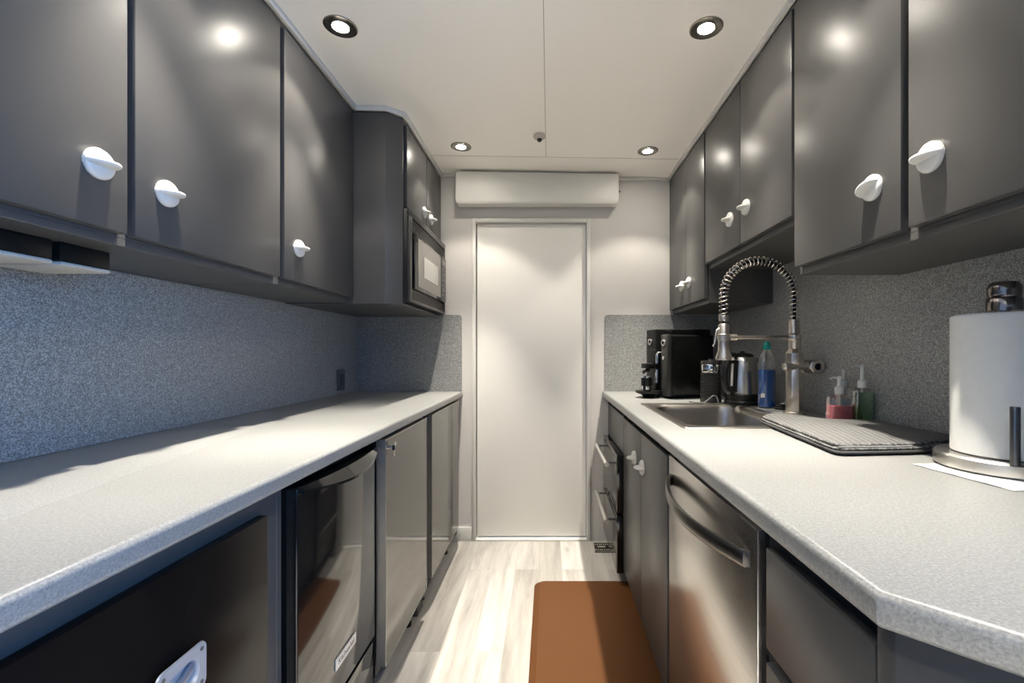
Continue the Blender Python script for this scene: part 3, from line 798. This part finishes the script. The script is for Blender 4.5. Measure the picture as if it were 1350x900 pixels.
# ------------------------------------------------------------------ folded drying mat
def blob(outline, z0, h, n_ring=10, puff=0.0, r=0.03, seed=1):
    # rounded outline then rings to centre
    P = [Vector((x, y, 0)) for x, y in outline]
    out = []
    n = len(P)
    for i in range(n):
        a, b, c = P[i - 1], P[i], P[(i + 1) % n]
        d1 = (a - b).normalized(); d2 = (c - b).normalized()
        s = min(r, (a - b).length * 0.45, (c - b).length * 0.45)
        p0 = b + d1 * s; p2 = b + d2 * s
        for k in range(7):
            u = k / 6
            out.append((1 - u) ** 2 * p0 + 2 * u * (1 - u) * b + u * u * p2)
        # subdivide to the next
        q0 = p2; nb = P[(i + 2) % n]
        q1 = c + (b - c).normalized() * min(r, (b - c).length * 0.45, (nb - c).length * 0.45)
        m_ = 8
        for k in range(1, m_):
            out.append(q0.lerp(q1, k / m_))
    c = sum(out, Vector()) / len(out)
    bm = bmesh.new()
    rings = []
    prof = [(1.0, 0.0), (1.006, h * .3), (1.006, h * .65), (0.995, h * .92), (0.975, h)]
    prof += [(0.975 - 0.975 * k / n_ring, h + puff * (1 - (1 - k / n_ring) ** 2)) for k in range(1, n_ring)]
    rnd = random.Random(seed)
    for s, zz in prof:
        rg = []
        for p in out:
            q = c + (p - c) * s
            w = 0.0012 * math.sin(q.x * 38 + 1.3) * math.cos(q.y * 31) if zz >= h else 0
            rg.append(bm.verts.new((q.x, q.y, z0 + zz + w)))
        rings.append(rg)
    m_ = len(out)
    for a, b in zip(rings, rings[1:]):
        for i in range(m_):
            bm.faces.new([a[i], a[(i + 1) % m_], b[(i + 1) % m_], b[i]])
    bm.faces.new(rings[0][::-1]); bm.faces.new(rings[-1])
    return bm
t = thing('drying_mat', 'folded grey waffle-weave drying mat lying beside the sink', 'drying mat', (0.85, 1.3, CT))
z0 = CT + 0.0045
OUT = [(0.655, 1.036), (0.700, 1.520), (0.790, 1.615), (0.865, 1.470), (1.030, 1.425), (1.048, 1.13), (0.860, 1.052)]
def shrink(o, d):
    cx = sum(p[0] for p in o) / len(o); cy = sum(p[1] for p in o) / len(o)
    return [(cx + (x - cx) * (1 - d), cy + (y - cy) * (1 - d)) for x, y in o]
obj('lower_layer', blob(OUT, z0, 0.006, r=0.03), TOWELD, t, label='black underside layer')
up = [(x + 0.002, y + 0.004) for x, y in shrink(OUT, 0.02)]
obj('middle_layer', blob(up, z0 + 0.0062, 0.006, r=0.03), TOWEL, t)
obj('upper_layer', blob([(x + 0.001, y + 0.004) for x, y in shrink(up, 0.02)], z0 + 0.0126, 0.008, puff=0.008, r=0.035, seed=4), TOWEL, t)
obj('binding', tube(smooth_path([Vector((0.668, 1.052, z0 + 0.0135)), Vector((0.73, 1.056, z0 + 0.0133)), Vector((0.80, 1.061, z0 + 0.0130)), Vector((0.850, 1.066, z0 + 0.0128))]), 0.0032, 8), mat('binding_grey', (0.17, 0.17, 0.17), 0.9), t, label='grey bound front edge')

z0 = CT + 0.001
# ------------------------------------------------------------------ paper towel + holder
px_, py_ = 0.925, 0.925
t = thing('paper_towel_holder', 'brushed steel paper towel stand with round base at right edge', 'holder', (px_, py_, CT))
zb = z0 + 0.0022
obj('base', lathe([(0.108, 0), (0.112, 0.003), (0.112, 0.024), (0.108, 0.028), (0.0, 0.0285)], (px_, py_), 64, z=zb), STEEL, t)
obj('post', lathe([(0.010, 0.029), (0.010, 0.318)], (px_, py_), 20, z=zb), STEEL, t)
obj('finial', lathe([(0.028, 0.3185), (0.0275, 0.342), (0.025, 0.346), (0.0262, 0.350), (0.027, 0.366), (0.022, 0.376), (0.0, 0.381)], (px_, py_), 36, z=zb), mat('finial_metal', (0.22, 0.20, 0.19), 0.15, 1.0), t)
bpos = (0.858, 0.838)
obj('tension_bar', lathe([(0.0075, 0.0), (0.0075, 0.106), (0.0068, 0.108), (0, 0.108)], bpos, 20, z=zb + 0.0262), DSTEEL, t)
t2 = obj('paper_towel_roll', lathe([(0.022, 0.0), (0.0825, 0.0), (0.084, 0.002), (0.0835, 0.278), (0.081, 0.2815), (0.03, 0.284), (0.022, 0.282), (0.0222, 0.0)], (px_, py_), 64, z=zb + 0.030, cap=False), PAPER, origin=(px_, py_, CT))
tag(t2, 'full white paper towel roll standing on the steel stand', 'paper towel')
bm = bmesh.new()
# crumpled sheet under the base
nx, ny = 14, 14
gr = []
c0 = Vector((0.768, 0.962)); ex = Vector((0.025, -0.185)); ey = Vector((0.235, 0.02))
vv = []
for i in range(nx + 1):
    row = []
    for j in range(ny + 1):
        p = c0 + ex * (i / nx) + ey * (j / ny)
        row.append(bm.verts.new((p.x, p.y, z0 + 0.0004 + 0.0008 * (0.5 + 0.5 * math.sin(i * 1.3) * math.cos(j * 1.1)))))
    vv.append(row)
for i in range(nx):
    for j in range(ny):
        bm.faces.new([vv[i][j], vv[i + 1][j], vv[i + 1][j + 1], vv[i][j + 1]])
r = bmesh.ops.extrude_face_region(bm, geom=bm.faces[:])
bmesh.ops.translate(bm, verts=[v for v in r['geom'] if isinstance(v, bmesh.types.BMVert)], vec=(0, 0, -0.0003))
o = obj('paper_sheet', bm, PAPER, origin=(0.85, 0.87, CT)); tag(o, 'flat white sheet of paper towel under the steel stand', 'paper')

# ------------------------------------------------------------------ left base units
LXF = -0.59
t = thing('base_cabinet', 'grey base cabinet with one big black front, nearest under the left worktop', 'cabinet', (-0.88, 0.3, 0.0), 'base cabinets')
bm = B((XL + 0.002, LXF, -0.58, -0.56, 0.09, CB - 0.001), (XL + 0.002, LXF, 0.985, 1.003, 0.0, CB - 0.001), (XL + 0.002, XL + 0.02, -0.56, 0.985, 0.09, CB - 0.001),
       (XL + 0.02, LXF, -0.56, 0.985, 0.09, 0.108), (LXF - 0.018, LXF, -0.56, 0.985, 0.80, CB - 0.001), (LXF - 0.018, LXF, 0.90, 0.985, 0.108, 0.80), (LXF - 0.018, LXF, -0.56, 0.20, 0.108, 0.80),
       (LXF - 0.07, LXF - 0.055, -0.56, 0.985, 0.0, 0.09))
obj('body', bm, GREY, t, bevel=0.001, seg=1)
d = obj('drawer_front', B(LXF + 0.0008, LXF + 0.020, 0.18, 0.922, 0.115, 0.820), BLACKW, t, bevel=0.0015)
# recessed pull plate
pw, phh = 0.095, 0.075
py0, pz0 = 0.692, 0.6495
xx = LXF + 0.0203
outer = [(py0 + a, pz0 + b) for a, b in rrect(pw, phh, 0.012, 6)]
inner = [(py0 + a, pz0 + b) for a, b in rrect(pw * 0.68, phh * 0.56, 0.019, 6)]
bm = bmesh.new()
L = [[bm.verts.new((xx, y, z)) for y, z in outer], [bm.verts.new((xx + 0.003, y, z)) for y, z in [(py0 + (a - py0) * .98, pz0 + (b - pz0) * .98) for a, b in outer]],
     [bm.verts.new((xx + 0.003, y, z)) for y, z in inner], [bm.verts.new((xx - 0.010, py0 + (y - py0) * .9, pz0 + (z - pz0) * .85)) for y, z in inner]]
for a, b in zip(L, L[1:]):
    for i in range(len(a)): bm.faces.new([a[i], a[(i + 1) % len(a)], b[(i + 1) % len(a)], b[i]])
bm.faces.new(L[-1])
# raise so that the cup sits proud of the front
bmesh.ops.translate(bm, verts=bm.verts[:], vec=(0.0105, 0, 0))
q = obj('pull_plate', bm, SILVER, d, ang=40, label='silver recessed pull plate')
for sy in (-1, 1):
    for sz in (-1, 1):
        obj('screw', tube([(xx + 0.0137, py0 + sy * (pw / 2 - 0.011), pz0 + sz * (phh / 2 - 0.011)), (xx + 0.0146, py0 + sy * (pw / 2 - 0.011), pz0 + sz * (phh / 2 - 0.011))], 0.0034, 14), INK, d)
obj('latch', extr([(xx + 0.002, py0 - 0.024, pz0 - 0.018), (xx + 0.002, py0 + 0.026, pz0 - 0.004), (xx + 0.002, py0 + 0.026, pz0 + 0.012)], (0.008, 0, 0)), mat('latch_blue_grey', (0.30, 0.34, 0.42), 0.3, 0.7), d, bevel=0.001)

# black small fridge
t = thing('mini_fridge', 'glossy black under-counter fridge with curved top grip beside the glass-door coolers', 'fridge', (-0.85, 1.24, 0.0))
obj('body', B(XL + 0.05, -0.604, 1.008, 1.462, 0.02, 0.862), BLACKP, t, bevel=0.003)
d = obj('door', B(-0.600, -0.560, 1.012, 1.462, 0.240, 0.845), BLACKG, t, bevel=0.004, seg=3)
obj('gasket', B(-0.6036, -0.6004, 1.016, 1.458, 0.05, 0.84), RUBBER, t)
obj('kick_panel', B(-0.600, -0.565, 1.012, 1.462, 0.045, 0.222), BLACKG, t, bevel=0.004)
# curved overhanging grip
ys = [1.016 + (1.458 - 1.016) * i / 24 for i in range(25)]
bm = bmesh.new(); secs = []
for y in ys:
    u = (y - 1.016) / (1.458 - 1.016)
    dp = 0.010 + 0.036 * math.sin(PI * u) ** 0.8
    secs.append([bm.verts.new(p) for p in ((-0.561, y, 0.850), (-0.5585 + dp * .6, y, 0.8500), (-0.5585 + dp, y, 0.842 - 0.020 * math.sin(PI * u)), (-0.5585 + dp, y, 0.837 - 0.022 * math.sin(PI * u)), (-0.559 + dp * 0.6, y, 0.834 - 0.006 * math.sin(PI * u)), (-0.5595, y, 0.838))])
for a, b in zip(secs, secs[1:]):
    for i in range(6): bm.faces.new([a[i], a[(i + 1) % 6], b[(i + 1) % 6], b[i]])
bm.faces.new(secs[0]); bm.faces.new(secs[-1][::-1])
obj('grip', bm, BLACKG, d, ang=25)
bd = obj('badge', B(-0.5598, -0.5565, 1.190, 1.312, 0.3150, 0.3445), BADGE, d, bevel=0.0008)
MW = Matrix.Translation((-0.5563, 1.251, 0.3300)) @ Matrix(((0, 0, 1, 0), (1, 0, 0, 0), (0, 1, 0, 0), (0, 0, 0, 1)))
o = text_mesh('badge_text', 'KitchenAid', 0.0215, INK, d, MW, 0.0002)

# two glass-door coolers
def cooler(y0, y1, label, lock):
    t = thing('beverage_cooler', label, 'cooler', (-0.85, (y0 + y1) / 2, 0.0), 'glass-door coolers under the left worktop')
    obj('body', B(XL + 0.05, -0.566, y0 + 0.004, y1 - 0.004, 0.09, 0.868), BLACKP, t, bevel=0.002)
    f = -0.530; w = 0.0035
    bm = B((-0.562, f, y0, y0 + w, 0.128, 0.866), (-0.562, f, y1 - w, y1, 0.128, 0.866), (-0.562, f, y0 + w, y1 - w, 0.128, 0.128 + w), (-0.562, f, y0 + w, y1 - w, 0.866 - w, 0.866), (-0.562, -0.56, y0 + w, y1 - w, 0.128 + w, 0.866 - w))
    d = obj('door', bm, mat('frame_steel', (0.42, 0.41, 0.39), 0.32, 0.9), t, bevel=0.0006, seg=1, label='steel-edged door frame')
    obj('glass_panel', B(-0.5595, f - 0.0012, y0 + w + .0002, y1 - w - .0002, 0.128 + w + .0002, 0.866 - w - .0002), GLASSD, d, label='smoked mirror glass')
    obj('hinge', B((-0.565, -0.535, y1 - 0.042, y1 - 0.012, 0.100, 0.1275), (-0.565, -0.545, y1 - 0.035, y1 - 0.02, 0.085, 0.100)), BLACKP, t, bevel=0.003)
    obj('foot', lathe([(0.02, 0.0), (0.02, 0.012), (0.008, 0.014), (0.008, 0.0895)], (-0.60, y0 + 0.06), 16), BLACKP, t)
    obj('foot', lathe([(0.02, 0.0), (0.02, 0.012), (0.008, 0.014), (0.008, 0.0895)], (-0.60, y1 - 0.06), 16), BLACKP, t)
    obj('toe_kick', B(-0.66, -0.64, y0 + 0.006, y1 - 0.006, 0.0, 0.088), BLACKM, t)
    if lock:
        obj('lock', tube([(f - 0.001, y0 + 0.030, 0.835), (f + 0.008, y0 + 0.030, 0.835)], 0.0065, 16), CHROME, d)
        kb = lathe([(0.0, 0), (0.008, 0.0006), (0.008, 0.0022), (0, 0.0026)], n=20, M=Matrix.Translation((f + 0.012, y0 + 0.050, 0.842)) @ Matrix.Rotation(PI / 2, 4, 'Y'))
        box(kb, f + 0.006, f + 0.020, y0 + 0.029, y0 + 0.031, 0.826, 0.842)
        box(kb, f + 0.011, f + 0.013, y0 + 0.040, y0 + 0.046, 0.802, 0.828)
        obj('key', kb, CHROME, d)
    return t
cooler(1.477, 1.975, 'steel-edged smoked glass cooler with a key in its lock', True)
cooler(2.060, 2.660, 'steel-edged smoked glass cooler without a key, next to the end wall', False)
t = thing('filler_panel', 'narrow grey filler panel between the two glass-door coolers', 'panel', (-0.85, 2.017, 0))
obj('board', B(XL + 0.05, -0.572, 1.979, 2.056, 0.0, 0.866), GREYD, t, bevel=0.001)
t = thing('filler_panel', 'narrow grey filler panel between last glass cooler and end wall', 'panel', (-0.85, 2.72, 0))
obj('board', B(XL + 0.05, -0.605, 2.664, YE - 0.002, 0.0, 0.866), GREYD, t, bevel=0.001)

# ------------------------------------------------------------------ right base units
RXF = 0.36
# far cabinet with drawer appliance
t = thing('base_cabinet', 'grey base cabinet around the black appliance drawers, in the far right corner', 'cabinet', (0.7, 2.49, 0), 'base cabinets')
bm = B((RXF, XR - 0.002, 2.202, 2.218, 0.09, CB - 0.001), (RXF, XR - 0.002, 2.760, 2.776, 0.0, CB - 0.001), (XR - 0.02, XR - 0.002, 2.218, 2.760, 0.09, CB - 0.001),
       (RXF + 0.018, XR - 0.02, 2.218, 2.760, 0.655, 0.672), (RXF, RXF + 0.018, 2.218, 2.760, 0.655, 0.835), (RXF + 0.02, XR - 0.02, 2.218, 2.760, 0.856, CB - 0.001), (RXF + 0.07, RXF + 0.085, 2.218, 2.760, 0, 0.07))
obj('body', bm, GREY, t, bevel=0.001, seg=1)
t = thing('drawer_fridge', 'black two-drawer appliance with steel bar handles, at the far right corner', 'appliance', (0.6, 2.48, 0.07))
obj('body', B(RXF + 0.0008, 0.92, 2.222, 2.756, 0.075, 0.650), BLACKP, t, bevel=0.002)
for z_0, z_1, zh in ((0.368, 0.650, 0.598), (0.078, 0.358, 0.318)):
    d = obj('drawer', B(0.328, 0.3595, 2.204, 2.752, z_0, z_1), BLACKG, t, bevel=0.002)
    hx = 0.283
    bm = tube([(hx, 2.235, zh), (hx, 2.72, zh)], 0.0115, 18)
    hd = obj('handle', bm, SATIN, d, label='steel bar handle')
    bm = bmesh.new()
    for y in (2.27, 2.685):
        obj('handle_post', tube([(hx, y, zh), (0.3275, y, zh)], 0.006, 12), DSTEEL, d)
    obj('glass_face', B(0.3262, 0.3278, 2.225, 2.73, z_0 + 0.02, z_1 - 0.02), GLASSD, d)
# sink cabinet
t = thing('base_cabinet', 'grey double-door base cabinet under the sink with white turn knobs', 'cabinet', (0.7, 1.79, 0), 'base cabinets')
bm = B((RXF + 0.02, XR - 0.002, 1.386, 1.402, 0.09, CB - 0.001), (RXF + 0.02, XR - 0.002, 2.183, 2.199, 0.09, CB - 0.001), (XR - 0.02, XR - 0.002, 1.402, 2.183, 0.09, CB - 0.001),
       (RXF + 0.02, XR - 0.02, 1.402, 2.183, 0.09, 0.106), (RXF + 0.02, RXF + 0.034, 1.402, 2.183, 0.845, CB - 0.001), (RXF + 0.07, RXF + 0.085, 1.386, 2.199, 0, 0.09))
obj('body', bm, GREYD, t, bevel=0.001, seg=1)
for ya, yb, ky in ((1.392, 1.781, 1.742), (1.786, 2.197, 1.905)):
    d = obj('door', B(RXF, RXF + 0.0195, ya, yb, 0.098, 0.832), GREY, t, bevel=0.002)
    knob(d, RXF, ky, 0.708, -1)
    if ya > 1.7:
        obj('tag', B(RXF - 0.0012, RXF - 0.0002, 2.150, 2.153, 0.795, 0.831), RED, d, label='thin red tag')
# dishwasher
t = thing('dishwasher', 'stainless steel dishwasher with a bowed dark handle under the right worktop', 'dishwasher', (0.7, 1.08, 0))
obj('body', B(RXF + 0.026, 0.95, 0.788, 1.376, 0.02, 0.868), BLACKP, t, bevel=0.002)
d = obj('door', B(RXF, RXF + 0.0255, 0.788, 1.368, 0.105, 0.842), STEELH, t, bevel=0.003)
obj('toe_kick', B(RXF + 0.07, RXF + 0.085, 0.79, 1.374, 0.0, 0.10), BLACKM, t)
# bowed handle
yc0, yc1 = 0.822, 1.345
bm = bmesh.new(); secs = []
for i in range(37):
    u = i / 36; y = yc0 + (yc1 - yc0) * u
    bow = 0.010 + 0.052 * math.sin(PI * u) ** 0.85
    xo = RXF - bow
    th = 0.012 if 0.04 < u < 0.96 else 0.014
    zc = 0.776 - 0.004 * math.sin(PI * u); hh = 0.0155
    xi = min(RXF + 0.0003, xo + th) if 0.03 < u < 0.97 else RXF + 0.0003
    secs.append([bm.verts.new(p) for p in ((xo + 0.003, y, zc + hh), (xi, y, zc + hh * .9), (xi, y, zc - hh * .9), (xo + 0.003, y, zc - hh), (xo, y, zc - hh * .5), (xo, y, zc + hh * .5))])
for a, b in zip(secs, secs[1:]):
    for i in range(6): bm.faces.new([a[i], a[(i + 1) % 6], b[(i + 1) % 6], b[i]])
bm.faces.new(secs[0]); bm.faces.new(secs[-1][::-1])
obj('handle', bm, mat('handle_dark', (0.20, 0.19, 0.18), 0.3, 1.0), d, bevel=0.0008, ang=30, label='bowed dark metal handle')
# drawer cabinet
t = thing('base_cabinet', 'grey drawer base cabinet with clipped corner, nearest under the right worktop', 'cabinet', (0.7, 0.6, 0), 'base cabinets')
pts = [(RXF + 0.02, 0.784), (RXF + 0.02, 0.500), (RXF, 0.500), (RXF, 0.474), (0.612, 0.222), (XR - 0.002, 0.222), (XR - 0.002, 0.784)]
bm = prism(pts, 0.09, CB - 0.001)
prism([(RXF + .08, 0.784), (RXF + .08, 0.50), (0.65, 0.26), (XR - 0.002, 0.26), (XR - 0.002, 0.784)], 0.0, 0.089, bm)
obj('body', bm, GREY, t, bevel=0.0012, seg=1)
obj('gap_shade', B(RXF + 0.0185, RXF + 0.0198, 0.502, 0.783, 0.10, CB - 0.002), SLOT, t)  # black sheet painting the shade in the gaps around the drawers
for z_0, z_1 in ((0.660, 0.826), (0.375, 0.636), (0.10, 0.351)):
    obj('drawer', B(RXF, RXF + 0.0183, 0.504, 0.756, z_0, z_1), GREY, t, bevel=0.002)
# the painted shade sheet also shows between dishwasher and drawers
# ------------------------------------------------------------------ floor mat, floor register
MO = [(-0.075, 0.95), (-0.068, 2.277), (0.41, 2.277), (0.41, 0.95)]
P = []
def mat_outline(d, r):
    x0, x1, y0, y1 = -0.072 + d, 0.418 - d, 0.90 + d, 2.277 - d
    return [((x0 + x1) / 2 + a, (y0 + y1) / 2 + b) for a, b in rrect(x1 - x0, y1 - y0, r, 8)]
loops = [[(x, y, z) for x, y in mat_outline(d_, r_)] for d_, r_, z in ((0.0, 0.05, 0.0008), (0.0, 0.05, 0.004), (0.003, 0.048, 0.006), (0.026, 0.03, 0.0185), (0.030, 0.03, 0.0190), (0.2, 0.02, 0.0192))]
o = obj('floor_mat', ringloft(loops), MAT_B, origin=(0.17, 1.6, 0), ang=20)
tag(o, 'brown cushioned anti-fatigue mat on the plank floor by the right cabinets', 'mat')
t = thing('floor_register', 'small black and white patterned plate on the floor by the white door', 'floor vent', (0.31, 2.68, 0))
obj('plate', B(0.262, 0.372, 2.612, 2.732, 0.0005, 0.007), BLACKP, t, bevel=0.0015)
bm = bmesh.new()
for (x0, x1, y0, y1) in ((0.262, 0.372, 2.612, 2.615), (0.262, 0.372, 2.729, 2.732), (0.262, 0.265, 2.615, 2.729), (0.369, 0.372, 2.615, 2.729)):
    box(bm, x0, x1, y0, y1, 0.0072, 0.0082)
box(bm, 0.285, 0.330, 2.668, 2.680, 0.0072, 0.0082)
for row, yy in ((0, 2.636), (1, 2.704)):
    for i in range(8):
        x = 0.272 + i * 0.0122 + 0.001 * ((i * 7) % 3)
        lathe([(0.0032, 0), (0.0032, 0.001), (0, 0.001)], (x, yy), 10, bm, z=0.0072, sy=1.8)
obj('pattern', bm, mat('cream_pattern', (0.62, 0.57, 0.48), 0.5), t)

# ------------------------------------------------------------------ valance / air unit over the door
t = thing('blind_cassette', 'long white rectangular cassette mounted over the white door', 'blind cassette', (-0.07, 2.73, 2.04))
x0, x1 = -0.554, 0.411; yf = 2.68
zt_ = lambda x, y: CZ(x) - 0.022
pts = [((x0 + x1) / 2 + a, b) for a, b in rrect(x1 - x0, 0.16, 0.016, 6)]
def cass(yy, s):
    out = []
    for x, b in pts:
        f = (b + 0.08) / 0.16
        zlo = 2.030; zhi = CZ(x) - 0.012
        out.append(((x + 0.071) * (1 - s / 0.48) - 0.071, yy, (zlo + s) + (zhi - zlo - 2 * s) * f))
    return out
bm = ringloft([cass(YE - 0.016, 0.0), cass(yf + 0.006, 0.0), cass(yf + 0.002, 0.002), cass(yf, 0.006)])
bm.faces.new([v for v in list(bm.verts)[:len(pts)]][::-1])
obj('housing', bm, mat('cassette_white', (0.68, 0.675, 0.64), 0.5, var=0.01), t, ang=40)
obj('bottom_rail', B(x0 + 0.01, x1 - 0.01, yf + 0.004, YE - 0.03, 2.0265, 2.0296), WHITE, t)
obj('pull_knob', tube([(x1 + 0.0002, yf + 0.03, 2.105), (x1 + 0.012, yf + 0.03, 2.105)], 0.004, 12), BLACKP, t)

# ceiling sensor
sx_, sy_ = -0.048, 2.25
t = thing('ceiling_sensor', 'tiny round white sensor with black centre on the ceiling', 'sensor', (sx_, sy_, CZ(sx_)))
obj('housing', lathe([(0.030, 0.0), (0.032, -0.006), (0.028, -0.014), (0.018, -0.018), (0, -0.018)], (sx_, sy_), 32, z=CZ(sx_) - 0.0006), mat('sensor_white', (0.55, 0.50, 0.46), 0.5), t)
obj('lens', lathe([(0.012, -0.0185), (0.012, -0.026), (0.006, -0.032), (0, -0.033)], (sx_, sy_), 20, z=CZ(sx_) - 0.0006), BLACKG, t)

# ------------------------------------------------------------------ downlights
LIGHTS = [(-0.692, 1.51, 'recessed downlight over the left worktop, the larger of the left two'),
          (0.514, 1.49, 'recessed downlight over the right worktop, the larger of the right two'),
          (-0.462, 2.385, 'recessed downlight beside the microwave cabinet, near the white cassette'),
          (0.520, 2.400, 'recessed downlight near the end wall above the coffee machine'),
          (-0.692, 0.93, 'recessed downlight over the near left worktop'),
          (0.514, 0.91, 'recessed downlight over the near right worktop'),
          (-0.30, -0.60, 'unseen downlight behind the camera on the left, boosted to lift the ceiling'),
          (0.514, -0.60, 'unseen downlight behind the camera on the right, boosted to lift the ceiling')]
POW = 92.0; SPILL = 6.8
proto = None
for i, (lx, ly, lab) in enumerate(LIGHTS):
    zc = CZ(lx) - 0.0006
    if proto is None:
        t = thing('downlight', lab, 'downlight', (lx, ly, zc), 'recessed downlights')
        ring = lathe([(0.0515, -0.0), (0.0535, -0.002), (0.0530, -0.0045), (0.050, -0.006), (0.044, -0.0055), (0.036, -0.0035), (0.030, -0.0025), (0.0285, -0.005), (0.0265, -0.005), (0.0255, -0.001)], (lx, ly), 48, z=zc, cap=False)
        obj('trim_ring', ring, RIM, t, ang=25)
        obj('lamp', lathe([(0.0245, -0.0012), (0.023, -0.0035), (0.014, -0.0050), (0, -0.0055)], (lx, ly), 32, z=zc), LAMP, t)
        proto = t
    else:
        t = proto.copy(); COL.objects.link(t); t.location = (lx, ly, zc); t['label'] = lab
        for ch in list(proto.children):
            c = ch.copy(); COL.objects.link(c); c.parent = t
    for pw_, size_, blend_ in ((POW * (3.0 if i > 5 else 1), 90 if i > 5 else 56, 1.0), (SPILL * (0.4 if i > 5 else 1), 102, 0.32)):  # unseen rear pair widened and boosted so floor bounce lifts the ceiling
        ld = bpy.data.lights.new('spot', 'SPOT'); ld.energy = pw_
        ld.color = (1.0, 0.925, 0.81); ld.spot_size = math.radians(size_); ld.spot_blend = blend_; ld.shadow_soft_size = 0.016
        lo = bpy.data.objects.new('downlight_beam', ld); COL.objects.link(lo); lo.location = (lx, ly, zc - 0.024)

# daylight through the saloon window
ad = bpy.data.lights.new('window_daylight', 'AREA'); ad.shape = 'RECTANGLE'; ad.size = WY1 - WY0 - 0.1; ad.size_y = WZ1 - WZ0 - 0.1
ad.energy = 56; ad.color = (0.07, 0.37, 1.0)
ao = bpy.data.objects.new('window_daylight', ad); COL.objects.link(ao)
ao.location = (2.30, (WY0 + WY1) / 2, (WZ0 + WZ1) / 2); ao.rotation_euler = (PI / 2, 0, PI / 2)

w = bpy.data.worlds.new('World'); SC.world = w; w.use_nodes = True
nt_ = w.node_tree; bg = nt_.nodes['Background']
sky = nt_.nodes.new('ShaderNodeTexSky'); sky.sky_type = 'PREETHAM'
nt_.links.new(sky.outputs[0], bg.inputs['Color']); bg.inputs['Strength'].default_value = 0.5

# ------------------------------------------------------------------ camera
cd = bpy.data.cameras.new('Camera'); co = bpy.data.objects.new('Camera', cd); COL.objects.link(co)
co.location = (0, 0, 1.15); co.rotation_euler = (PI / 2, 0, 0)
cd.sensor_width = 36; cd.lens = 16; cd.shift_x = -49 / 1350; cd.shift_y = 14 / 1350; cd.clip_start = 0.02
SC.camera = co
SC.view_settings.view_transform = 'Standard'; SC.view_settings.look = 'None'
SC.view_settings.gamma = 1; SC.view_settings.use_curve_mapping = False
SC.view_settings.exposure = 1.08
SC.cycles.max_bounces = 12; SC.cycles.diffuse_bounces = 5; SC.cycles.transparent_max_bounces = 12
